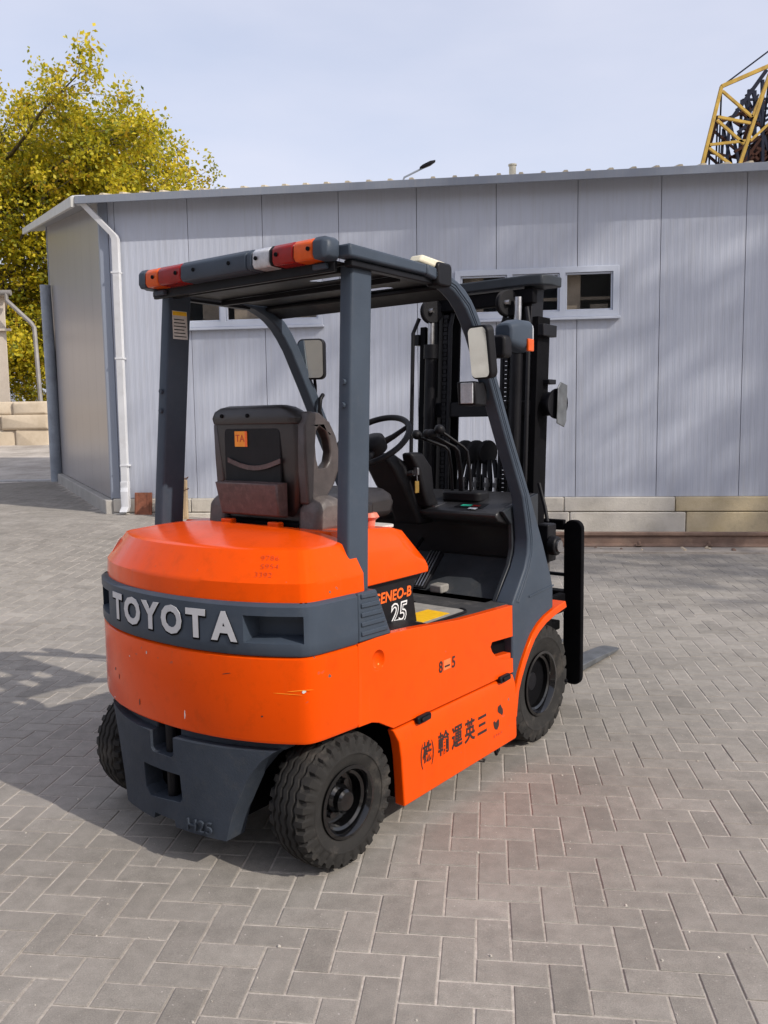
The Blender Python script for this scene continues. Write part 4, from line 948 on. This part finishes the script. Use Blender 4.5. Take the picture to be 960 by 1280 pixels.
F('strap', MB().loft([[(.258, .15-.29*t, 1.40-.030*math.sin(math.pi*t)+d) for d in (-.009, .009)]+[(.253, .15-.29*t, 1.40-.030*math.sin(math.pi*t)+d) for d in (.009, -.009)] for t in np.linspace(0, 1, 9)]), M_POCKET, 0, bk_)
stk = F('seat_sticker', MB().box(.2595, .2612, .042, .112, 1.452, 1.512), M_OSTK)
F('sticker_edge', MB().box(.2585, .2594, .042, .054, 1.452, 1.512), M_OTXT, 0, stk)
put_text('sticker_print', 'TA', .040, M_FAINT, stk, (.2588, .082, 1.483), (0, -1, 0), (0, 0, 1), .0003, 0)
for sd in (-1, 1):
    wing = [(.285, 1.235), (.275, 1.40), (.272, 1.535), (.30, 1.585), (.36, 1.578), (.415, 1.545), (.452, 1.488), (.470, 1.425), (.466, 1.36), (.440, 1.308), (.395, 1.262), (.340, 1.232)]
    hole = [(.350, 1.368), (.337, 1.405), (.333, 1.46), (.340, 1.512), (.358, 1.528), (.384, 1.514), (.409, 1.474), (.418, 1.43), (.408, 1.392), (.380, 1.370)]
    F('hip_support', MB().prism(wing, 'y', sd*.205, sd*.252, [hole]), mat('worn_brown_vinyl', (.052, .043, .042), .42, 0, .25, 12, .2, 200, 0, (.11, .09, .085), .4, 14) if sd < 0 else bpy.data.materials['worn_brown_vinyl'], .016, bk_, seg=4)
    F('seat_bolster', MB().loft([[(x, y, z) for x, z in ((.27, z0), (.42, z0), (.46, z0+.04), (.44, z1-.02), (.40, z1), (.32, z1), (.28, z1-.03))] for y, z0, z1 in ((sd*.20, 1.13, 1.25), (sd*.25, 1.125, 1.265), (sd*.305, 1.13, 1.25))]), M_SEATW, .022, seg=3)
F('seat_side_box', MB().box(.47, .62, -.30, -.22, 1.13, 1.225), M_SEAT, .015)

# ---------------- dashboard, steering, levers, pedals
dsh = [(1.325, 1.128), (1.300, 1.118), (1.296, 1.100), (1.32, 1.078), (1.40, 1.060), (1.445, 1.040), (1.475, .985), (1.520, .880), (1.60, .862), (1.68, .90), (1.68, 1.185), (1.50, 1.165)]
dash = F('dashboard', MB().prism(dsh, 'y', -.468, .468), mat('dash_plastic', (.018, .018, .020), .36, 0, .15, 9, .12, 400, 0, (.06, .058, .055), .2, 15, .45), .018, seg=3)
F('toe_board', MB().prism([(1.20, .724), (1.30, .724), (1.58, .90), (1.60, .93), (1.66, .93), (1.66, .70), (1.2, .70)], 'y', -.469, .469), mat('dark_toe_board', (.035, .040, .047), .55, 0, .2, 10, .2, 100, 0, (.14, .13, .12), .4, 9), .008)
F('knee_panel', MB().box(1.58, 1.60, -.468, .468, .90, 1.06), M_PLAST)
F('dash_cover_plate', MB().add([(1.335, y, 1.1325+.000) for y in (.06, -.11)]+[(1.43, y, 1.1495) for y in (-.13, .05)]+[(1.335, y, 1.130) for y in (.06, -.11)]+[(1.43, y, 1.147) for y in (-.13, .05)], [(0, 1, 2, 3), (4, 5, 6, 7), (0, 1, 5, 4), (1, 2, 6, 5), (2, 3, 7, 6), (3, 0, 4, 7)]), M_STEEL, 0, dash)
dpn = F('display_panel', MB().add([(1.345, -.21, 1.1355), (1.345, -.36, 1.1355), (1.42, -.36, 1.149), (1.42, -.21, 1.149)]+[(1.345, -.21, 1.133), (1.345, -.36, 1.133), (1.42, -.36, 1.1465), (1.42, -.21, 1.1465)], [(0, 1, 2, 3), (7, 6, 5, 4), (0, 4, 5, 1), (1, 5, 6, 2), (2, 6, 7, 3), (3, 7, 4, 0)]), M_BLACK, 0, dash)
def dsq(y0, y1, x0, x1, mt, nm):
    zf = lambda x: 1.1365+(x-1.345)*.18
    F(nm, MB().add([(x0, y0, zf(x0)), (x0, y1, zf(x0)), (x1, y1, zf(x1)), (x1, y0, zf(x1))], [(0, 1, 2, 3)]), mt, 0, dash)
dsq(-.235, -.29, 1.36, 1.385, M_GREEN, 'indicator_label'); dsq(-.295, -.335, 1.362, 1.385, M_RED, 'indicator_label'); dsq(-.30, -.345, 1.318, 1.342, M_WTXT, 'indicator_label')
wc = Vector((1.06, .055, 1.452)); ax = Vector((-math.sin(R(36)), 0, math.cos(R(36))))
sw = F('steering_wheel', MB().rev([(.184+.0145*math.cos(a), .0145*math.sin(a)) for a in [2*math.pi*i/10 for i in range(10)]], wc, ax, 44, True), M_PLAST, 0, smooth=60)
eu = ax.orthogonal().normalized(); ev = ax.cross(eu)
for a in (20, 160, 270):
    d = eu*math.cos(R(a))+ev*math.sin(R(a)); F('spoke', MB().tube([wc-ax*.03+d*.03, wc-ax*.02+d*.10, wc+d*.180], [.018, .013, .010], 8), M_PLAST, 0, sw, 60)
F('wheel_hub', MB().rev([(.055, -.055), (.062, -.02), (.058, .005), (.04, .018), (.004, .022)], wc, ax, 24), M_PLAST, 0, sw, 60)
kb = wc+eu*(-.15)*0+Vector((-.14*math.cos(R(36)), .03, -.14*math.sin(R(36))))
F('spinner_knob', MB().tube([kb, kb+ax*.03], .010, 8).tube([kb+ax*.03, kb+ax*.045, kb+ax*.07, kb+ax*.08], [.012, .024, .024, .012], 14), M_PLAST, 0, sw, 60)
cs = lambda c, wx, wy: [Vector(c)+Vector((wx*i, wy*j, 0)) for i, j in ((-1, -1), (1, -1), (1, 1), (-1, 1))]
colm = F('steering_column', MB().loft([cs((1.11, .05, 1.395), .045, .05), cs((1.17, .045, 1.33), .075, .085), cs((1.23, .04, 1.24), .075, .085), cs((1.30, .03, 1.13), .06, .07), cs((1.36, .03, 1.04), .07, .08)]), M_PLAST, .02, seg=3)
F('key_switch', MB().tube([(1.21, -.045, 1.295), (1.21, -.075, 1.30)], .016, 10), M_STEEL, 0, colm, 40)
F('key', MB().box(1.203, 1.217, -.10, -.075, 1.29, 1.325), M_STEEL, .002, colm)
F('key_tag', MB().box(1.195, 1.225, -.093, -.088, 1.205, 1.262), M_TAG, .004, colm)
F('key_ring', MB().tube([(1.21, -.09, 1.295), (1.21, -.092, 1.262)], .003, 6), M_STEEL, 0, colm)
F('column_switch', MB().tube([(1.16, .13, 1.36), (1.13, .27, 1.41)], .008, 8).tube([(1.13, .27, 1.41), (1.125, .30, 1.42)], .014, 8), M_PLAST, 0, colm, 60)
F('column_shroud', MB().loft([cs((1.22, -.055, 1.395), .05, .03), cs((1.27, -.055, 1.32), .06, .045), cs((1.31, -.05, 1.20), .045, .045), cs((1.34, -.05, 1.13), .05, .05)]), M_PLAST, .016, colm, seg=3)
F('lever_boot', MB().prism(rounded(1.42, 1.54, -.30, -.08, .03, 4), 'z', 1.15, 1.20), M_PLAST, .010)
for i, (yb_, yt_, zt) in enumerate(((-.12, .0, 1.475), (-.165, -.065, 1.478), (-.175, -.09, 1.478), (-.225, -.135, 1.50))):
    lv = F('lever', MB().tube([(1.47, yb_, 1.18), (1.455, yb_-.005, 1.30), (1.44, yb_, 1.395), (1.425, yb_+.012, 1.415), (1.36, yt_, zt-.012)], .0075, 8), M_BLACK, 0, smooth=60)
    F('lever_knob', MB().rev([(.008, -.03), (.020, -.015), (.024, .002), (.020, .018), (.006, .026)], (1.345, yt_+.003, zt), (-.75, .15, .25), 14), M_PLAST, 0, lv, 60)
pd = F('pedal', MB().prism([(1.24, .745), (1.262, .735), (1.43, .885), (1.41, .90)], 'y', -.10, -.03), M_BLACK, .004)
for i in range(4): F('pedal_rib', MB().prism([(1.245, .752), (1.40, .900), (1.396, .905), (1.241, .757)], 'y', -.094+i*.017, -.088+i*.017), M_STEEL, 0, pd)
for y in (.08, .24): F('pedal', MB().box(1.34, 1.36, y-.05, y+.05, .82, .88).tube([(1.36, y, .85), (1.55, y, .98)], .010, 8), M_BLACK, .004)
F('pedal_block', MB().box(1.26, 1.33, -.19, -.12, .724, .765), M_MAT_G, .008)

# ---------------- overhead guard
for sd in (-1, 1):
    y0, y1 = sd*.475, sd*.532
    pil = MB().loft([[(x, y+sd*(.008-.026*(z-.9)/1.17), z) for x, y in rounded(a, b, min(y0, y1), max(y0, y1), .010, 3)] for a, b, z in ((.162, .276, .90), (.180, .294, 1.2), (.248, .360, 2.075))]); rp_ = F('rear_post', pil, M_GREY, 0, smooth=35)
    for z in (1.60, 1.68): F('post_bolt', MB().tube([(.212+(z-1.6)*.075, sd*.495, z), (.200+(z-1.6)*.075, sd*.495, z)], .010, 8), M_GREY, 0, rp_)
    F('roof_rail', MB().prism([(.19, 2.092), (.64, 2.088), (.64, 2.127), (.19, 2.136)], 'y', sd*.488, sd*.554), M_GREY, .008)
    F('roof_rail_lip', MB().prism([(.22, 2.066), (.74, 2.062), (.74, 2.084), (.22, 2.089)], 'y', sd*.500, sd*.535), M_BLACK, .004)
# roof plate with rounded openings
holes = []
for xh, ys_ in ((.42, (-.23,)), (.60, (-.30, .02)), (.74, (-.20,))):
    for yc in ys_: holes.append(rounded(xh, xh+.062, yc-.09, yc+.09, .030, 6))
F('roof_plate', MB().prism([(.19, -.487), (.93, -.487), (.93, .487), (.19, .487)], 'z', 2.081, 2.085, holes), M_BLACK, 0, smooth=30)
F('roof_rear_flange', MB().box(.186, .203, -.486, .486, 2.050, 2.105), M_BLACK, .003)
for x in (.27, .555): F('roof_stiffener', MB().box(x-.008, x+.008, -.485, .485, 2.058, 2.079), M_BLACK, .003)
F('roof_front_beam', MB().prism([(.82, 2.079), (.82, 2.062), (.88, 2.048), (.915, 2.030), (.935, 2.040), (.91, 2.066), (.88, 2.079)], 'y', -.488, .488), M_BLACK, .005)
# rear light beam
def beam_sec(y, s=1): return [(.160+.042*s*c_, y, 2.121+.038*s*d_) for c_, d_ in ((-1, -.55), (-.8, -.95), (.8, -1), (1, -.8), (1, .9), (.7, 1), (-.55, 1), (-.95, .6))]
def bpiece(name, ya, yb_, mt, s=1, par=None): return F(name, MB().loft([beam_sec(ya, s), beam_sec(yb_, s)]), mt, .006, par, 35)
bm_ = bpiece('light_beam', .232, -.128, M_GREY)
F('beam_core', MB().loft([beam_sec(.49, .86), beam_sec(-.49, .86)]), M_BLACK)
F('beam_end_cap', MB().loft([beam_sec(.452, 1), beam_sec(.488, 1), beam_sec(.503, .72), beam_sec(.509, .3)]), M_GREY, .004)
F('beam_end_cap', MB().loft([beam_sec(-.449, 1), beam_sec(-.49, 1), beam_sec(-.506, .72), beam_sec(-.512, .3)]), M_GREY, .004)
bpiece('amber_lens', .450, .372, M_AMBER, .96); bpiece('red_lens', .370, .234, M_RED, .97)
bpiece('lens_housing', -.130, -.156, M_GREY, .98); bpiece('reversing_lens', -.158, -.242, M_WHITE_L, .94); bpiece('lens_housing', -.243, -.256, M_BLACK, .96); bpiece('red_lens', -.258, -.357, M_RED, .97); bpiece('amber_lens', -.359, -.447, M_AMBER, .96)
for y in (.40, .26, .155, -.04, -.18, -.28, -.43): F('lens_screw', MB().tube([(.1195, y, 2.121), (.1145, y, 2.121)], .0075, 8), M_MATT, 0, bm_)
for y in (-.43, .43): F('beam_bracket', MB().box(.17, .23, y-.03, y+.03, 2.06, 2.08), M_GREY, .004)
def sticker(name, o, ex, ey, w_, h_, head, mt2=M_YEL, lines=6):
    o = Vector(o); ex = Vector(ex); ey = Vector(ey); n_ = ex.cross(ey); q = lambda x0, x1, y0, y1, d: [o+ex*x+ey*y+n_*dd for dd in (0, d) for x, y in ((x0, y0), (x1, y0), (x1, y1), (x0, y1))]
    fs = [(0, 3, 2, 1), (4, 5, 6, 7), (0, 1, 5, 4), (1, 2, 6, 5), (2, 3, 7, 6), (3, 0, 4, 7)]
    s_ = F(name, MB().add(q(0, w_, 0, h_, .001), fs), M_STICK)
    if head[0] == 'top': F('sticker_band', MB().add(q(.002, w_-.002, h_*(1-head[1]), h_-.002, .0016), fs), mt2, 0, s_)
    else: F('sticker_band', MB().add(q(.002, w_*head[1], .002, h_-.002, .0016), fs), mt2, 0, s_)
    for i in range(lines):
        yy = h_*(.08+.72*i/lines); x0 = w_*(.08 if head[0] == 'top' else head[1]+.05); F('print_line', MB().add(q(x0, w_*(.92-.2*((i*7) % 3)/3), yy, yy+h_*.035, .0014), fs), M_PLAST, 0, s_)
    return s_
sticker('warning_sticker', (.255, .4585, 1.895), (1, 0, 0), (0, 0, 1), .076, .115, ('top', .16))
# print on the left rail, facing inwards
sticker('warning_sticker', (.66, .4895, 2.092), (1, 0, 0), (0, 0, 1), .26, .030, ('left', .16), M_OSTK, 3)
F('roof_clamp', MB().prism(rounded(.70, .80, 2.055, 2.145, .02, 4), 'y', -.562, -.50), M_BLACK, .008)
F('roof_pad', MB().prism([(.60, 2.13), (.78, 2.112), (.80, 2.125), (.78, 2.150), (.62, 2.160)], 'y', -.55, -.49), M_CREAM, .010)

# ---------------- mirrors and front lamps
def mirror(name, cx, cy, cz, wy, hz, yaw, arm, pitch=0):
    Mx = Matrix.Translation((cx, cy, cz)) @ Matrix.Rotation(yaw, 4, 'Z') @ Matrix.Rotation(pitch, 4, 'Y')
    mb = MB().prism(rounded(-wy/2, wy/2, -hz/2, hz/2, .028, 5), 'x', -.012, .030); mb.xf(Mx); h_ = F(name, mb, M_PLAST, .008, seg=3)
    mb = MB().prism(rounded(-wy/2+.008, wy/2-.008, -hz/2+.008, hz/2-.008, .022, 5), 'x', -.0145, -.0125); mb.xf(Mx); F('mirror_glass', mb, M_MIRROR, 0, h_)
    F('mirror_arm', MB().tube(arm, .008, 8), M_BLACK, 0, h_, 60)
mirror('mirror', .962, -.592, 1.815, .120, .215, R(-16), [(.985, -.59, 1.77), (1.06, -.585, 1.75), (1.13, -.545, 1.74)], R(-7))
mirror('mirror', 1.13, .488, 1.855, .140, .200, R(26), [(1.15, .49, 1.78), (1.18, .51, 1.72), (1.20, .53, 1.66)])
F('mirror_bracket', MB().tube([(1.10, .52, 1.78), (1.16, .55, 1.74), (1.22, .56, 1.62), (1.25, .55, 1.50), (1.31, .53, 1.42)], .012, 8), M_BLACK, smooth=60)
F('grab_handle', MB().tube([(1.19, .47, 1.68), (1.16, .46, 1.66), (1.15, .46, 1.60), (1.22, .46, 1.42), (1.27, .47, 1.40)], .011, 8), M_BLACK, smooth=60)
fl = F('work_lamp', MB().prism([(1.03, 1.605), (1.12, 1.60), (1.13, 1.70), (1.02, 1.705)], 'y', -.525, -.435), M_PLAST, .008)
F('lamp_lens', MB().prism([(-.52, 1.612), (-.46, 1.612), (-.46, 1.698), (-.52, 1.698)], 'x', 1.012, 1.020), M_WHITE_L, .003, fl)
F('lamp_stay', MB().tube([(1.13, -.50, 1.65), (1.20, -.52, 1.63), (1.22, -.53, 1.60)], .010, 8), M_BLACK, 0, fl, 60)
hl = F('headlamp', MB().loft([[(1.15, y, z) for y, z in rounded(-.625, -.545, 1.86, 1.945, .025, 4)], [(1.21, y, z) for y, z in rounded(-.645, -.545, 1.84, 1.965, .03, 4)], [(1.30, y, z) for y, z in rounded(-.65, -.545, 1.83, 1.965, .03, 4)]]), M_GREY, .008)
F('headlamp_back', MB().prism(rounded(-.622, -.548, 1.80, 1.895, .02, 4), 'x', 1.10, 1.168), M_PLAST, .010, hl)
F('headlamp_lens', MB().prism(rounded(-.645, -.55, 1.835, 1.96, .03, 4), 'x', 1.301, 1.315), M_WHITE_L, .004, hl)
F('indicator', MB().box(1.245, 1.295, -.657, -.645, 1.832, 1.885), M_AMBER, .004, hl)
F('headlamp_bracket', MB().tube([(1.15, -.53, 1.80), (1.2, -.56, 1.84)], .014, 8), M_BLACK, 0, hl, 60)

# ---------------- mast (leans slightly forward), carriage, forks
def lean(mb, k=.055, z0=.3): mb.v = [(x+(z-z0)*k, y, z) for x, y, z in mb.v]; return mb
def MF(name, mb, mt, bevel=0, parent=None, smooth=None): return F(name, lean(mb), mt, bevel, parent, smooth)
for sd in (-1, 1):
    y = sd*.330
    MF('outer_mast_channel', MB().prism([(1.80, y-sd*.0), (1.80, y+sd*.035), (1.93, y+sd*.035), (1.93, y), (1.912, y), (1.912, y+sd*.018), (1.818, y+sd*.018), (1.818, y)], 'z', .12, 2.06), M_MATT, .003)
    MF('inner_mast_channel', MB().prism([(1.825, y-sd*.065), (1.825, y-sd*.02), (1.955, y-sd*.02), (1.955, y-sd*.065), (1.937, y-sd*.065), (1.937, y-sd*.04), (1.843, y-sd*.04), (1.843, y-sd*.065)], 'z', .15, 2.215), M_BLACK, .003)
    lc = MF('lift_cylinder', MB().tube([(1.765, sd*.265, .2), (1.765, sd*.265, 1.93)], .032, 16), M_BLACK, 0, None, 40)
    MF('piston_rod', MB().tube([(1.765, sd*.265, 1.93), (1.765, sd*.265, 2.16)], .020, 12), M_STEEL, 0, lc, 40)
    MF('gland', MB().tube([(1.765, sd*.265, 1.88), (1.765, sd*.265, 1.955)], .040, 16), M_BLACK, 0, lc, 40)
    sh = MF('sheave', MB().rev([(.02, -.016), (.062, -.016), (.068, -.012), (.056, -.004), (.056, .004), (.068, .012), (.062, .016), (.02, .016)], (1.76, -.205 if sd < 0 else .262, 2.135), (.4, 1, 0), 28), M_PLAST, 0, None, 30)
    MF('sheave_bolt', MB().tube([(1.735, (-.205 if sd < 0 else .262)-.03, 2.135), (1.735, (-.205 if sd < 0 else .262)+.03, 2.135)], .014, 8), M_STEEL, 0, sh, 40)
    ch_ = MB()
    for i in range(46):
        z = 1.08+i*.0225; ch_.box(1.79, 1.806, sd*.190-.010*(1+(i % 2)*.35), sd*.190+.010*(1+(i % 2)*.35), z, z+.019)
    MF('lift_chain', ch_, M_BLACK)
    MF('hose', MB().tube([(1.74, sd*.33, 2.10), (1.72, sd*.355, 2.02), (1.725, sd*.355, 1.2), (1.74, sd*.34, .8)], .011, 8), M_PLAST, 0, None, 60)
    F('tilt_cylinder', MB().tube([(1.45, sd*.30, .48), (1.84, sd*.30, .62)], .032, 14), M_BLACK, smooth=40)
    MF('mast_bracket', MB().box(1.79, 1.94, sd*.366, sd*.40, 1.96, 2.02), M_BLACK, .004)
M_TOPP = mat('dark_mast_paint', (.022, .027, .034), .5, 0, .15, 8, .05, 200, 0, (.06, .06, .06), .2, 12, .2)
for sd in (-1, 1):
    MF('mast_web', MB().box(1.872, 1.885, min(sd*.15, sd*.26), max(sd*.15, sd*.26), .2, 2.14), M_MATT)
    MF('mast_hose', MB().tube([(1.80, sd*.165, .5), (1.80, sd*.165, 2.05), (1.83, sd*.17, 2.12)], .013, 8), M_PLAST, 0, None, 60)
MF('mast_crosstie', MB().box(1.80, 1.85, -.33, .33, 2.13, 2.205), M_MATT, .006)
tp = MF('mast_top_plate', MB().prism([(1.775, -.30), (1.80, -.375), (1.86, -.405), (1.97, -.405), (1.97, .405), (1.86, .405), (1.80, .375), (1.775, .30)], 'z', 2.215, 2.268), M_TOPP, .008)
MF('mast_crosstie', MB().box(1.80, 1.86, -.34, .34, 1.56, 1.64), M_BLACK, .006)
MF('mast_crosstie', MB().box(1.80, 1.86, -.34, .34, .32, .44), M_BLACK, .006)
MF('centre_cylinder', MB().tube([(1.86, 0, .15), (1.86, 0, 1.25)], .045, 16), M_BLACK, 0, None, 40)
for y in (-.07, -.0, .07):
    MF('hose_reel_wheel', MB().rev([(.015, -.012), (.062, -.012), (.066, -.008), (.055, 0), (.066, .008), (.062, .012), (.015, .012)], (1.83, y, 1.37), (.3, 1, 0), 22), M_PLAST, 0, None, 30)
for i, y in enumerate((-.15, -.11, -.075, -.035, .0, .04, .08)):
    MF('hose', MB().tube([(1.80, y, .7), (1.79, y, 1.0), (1.80, y, 1.22), (1.82, y*.8, 1.33)], .014, 8), M_PLAST if i % 2 else M_BLACK, 0, None, 60)
for i, y in enumerate((-.155, -.10, -.03, .045)): MF('chain_anchor', MB().tube([(1.78, y, 1.10), (1.78, y, 1.24)], .012, 8).tube([(1.78, y, 1.19), (1.78, y, 1.215)], .020, 6), M_STEEL, 0, None, 40)
lp = F('lifting_lamp', lean(MB().rev([(.03, -.09), (.055, -.07), (.062, -.02), (.060, .03), (.078, .035), (.078, .045), (.004, .047)], (1.90, -.400, 1.62), (-.25, -1, 0), 26)), M_BLACK, 0, None, 35)
F('lamp_guard', lean(MB().prism([(1.85, 1.52), (1.93, 1.50), (1.955, 1.53), (1.955, 1.715), (1.88, 1.73), (1.85, 1.70)], 'y', -.462, -.455)), M_FORK, .004, lp)
F('lamp_bracket', lean(MB().box(1.87, 1.95, -.40, -.355, 1.72, 1.745)), M_BLACK, .004, lp)
F('pillar_sticker', lean(MB().box(1.792, 1.797, -.362, -.333, .98, 1.14)), M_STICK)
F('pillar_sticker_band', lean(MB().box(1.7905, 1.7918, -.362, -.333, 1.115, 1.14)), M_AMBER)
sv_ = F('side_valve', MB().box(1.77, 1.86, -.49, -.42, .83, 1.02).tube([(1.79, -.49, .915), (1.79, -.535, .915)], .048, 18), M_BLACK, .008)
F('valve_cap', MB().tube([(1.79, -.5355, .915), (1.79, -.545, .915)], .030, 16), M_STEEL, 0, sv_, 40)
F('hydraulic_pipe', MB().tube([(1.80, -.47, 1.03), (1.83, -.44, 1.10), (1.84, -.40, 1.22)], .010, 8), M_BLACK, 0, None, 60)
F('hydraulic_pipe', MB().tube([(1.80, -.47, .83), (1.84, -.45, .78), (1.88, -.40, .72)], .012, 8), M_STEEL, 0, None, 60)
# carriage and backrest
cx = 2.13
F('carriage_bar', MB().box(cx-.02, cx+.045, -.50, .50, .14, .24).box(cx-.02, cx+.045, -.50, .50, .52, .62), M_MATT, .006)
F('carriage_plate', MB().box(1.96, cx-.021, -.30, -.255, .14, .62).box(1.96, cx-.021, .255, .30, .14, .62), M_MATT, .006)
for sd in (-1, 1):
    F('backrest_side', MB().prism(rounded(.425 if sd > 0 else -.530, .530 if sd > 0 else -.425, .125, 1.012, .045, 6), 'x', cx-.055, cx-.022), M_MATT, .006)
    F('side_shift_arm', MB().box(1.93, cx-.056, sd*.40, sd*.44, .52, .62).box(1.90, cx-.056, sd*.36, sd*.41, .42, .47), M_MATT, .006)
    F('bolt', MB().tube([(cx-.06, sd*.405, .55), (cx-.075, sd*.405, .55)], .018, 6).tube([(cx-.06, sd*.44, .14), (cx-.08, sd*.44, .14)], .020, 6), M_BLACK)
F('backrest_top', MB().box(cx-.052, cx-.024, -.424, .424, .955, 1.010), M_MATT, .005)
for y in (-.2, .0, .2): F('backrest_bar', MB().box(cx-.045, cx-.028, y-.012, y+.012, .621, .967), M_MATT, .003)
F('backrest_rod', MB().tube([(cx-.04, -.424, .715), (cx-.04, .424, .715)], .010, 8), M_BLACK, smooth=40)
for sd in (-1, 1):
    yc = sd*.195; w2_ = .068
    fkm = MB().loft([[(x, y, z) for y in (yc-w2_*k, yc+w2_*k) for z in ((z0, z1) if y < yc else (z1, z0))] for x, z0, z1, k in ((2.18, .012, .058, 1), (2.9, .012, .046, 1), (3.22, .012, .028, .96), (3.285, .012, .022, .80), (3.305, .012, .018, .55))])
    f_ = F('fork', fkm, M_FORK, .003)
    F('fork_shank', MB().box(2.178, 2.222, yc-w2_, yc+w2_, .0125, .64), M_MATT, .006, f_)
# front axle
F('front_axle', MB().tube([(1.545, -.37, .285), (1.545, .37, .285)], .09, 16).box(1.40, 1.70, -.20, .20, .16, .46), M_MATT)
F('under_strap', MB().tube([(1.20, -.52, .13), (1.19, -.54, .06), (1.165, -.545, .05), (1.15, -.53, .11)], .008, 6), M_BLACK, smooth=60)
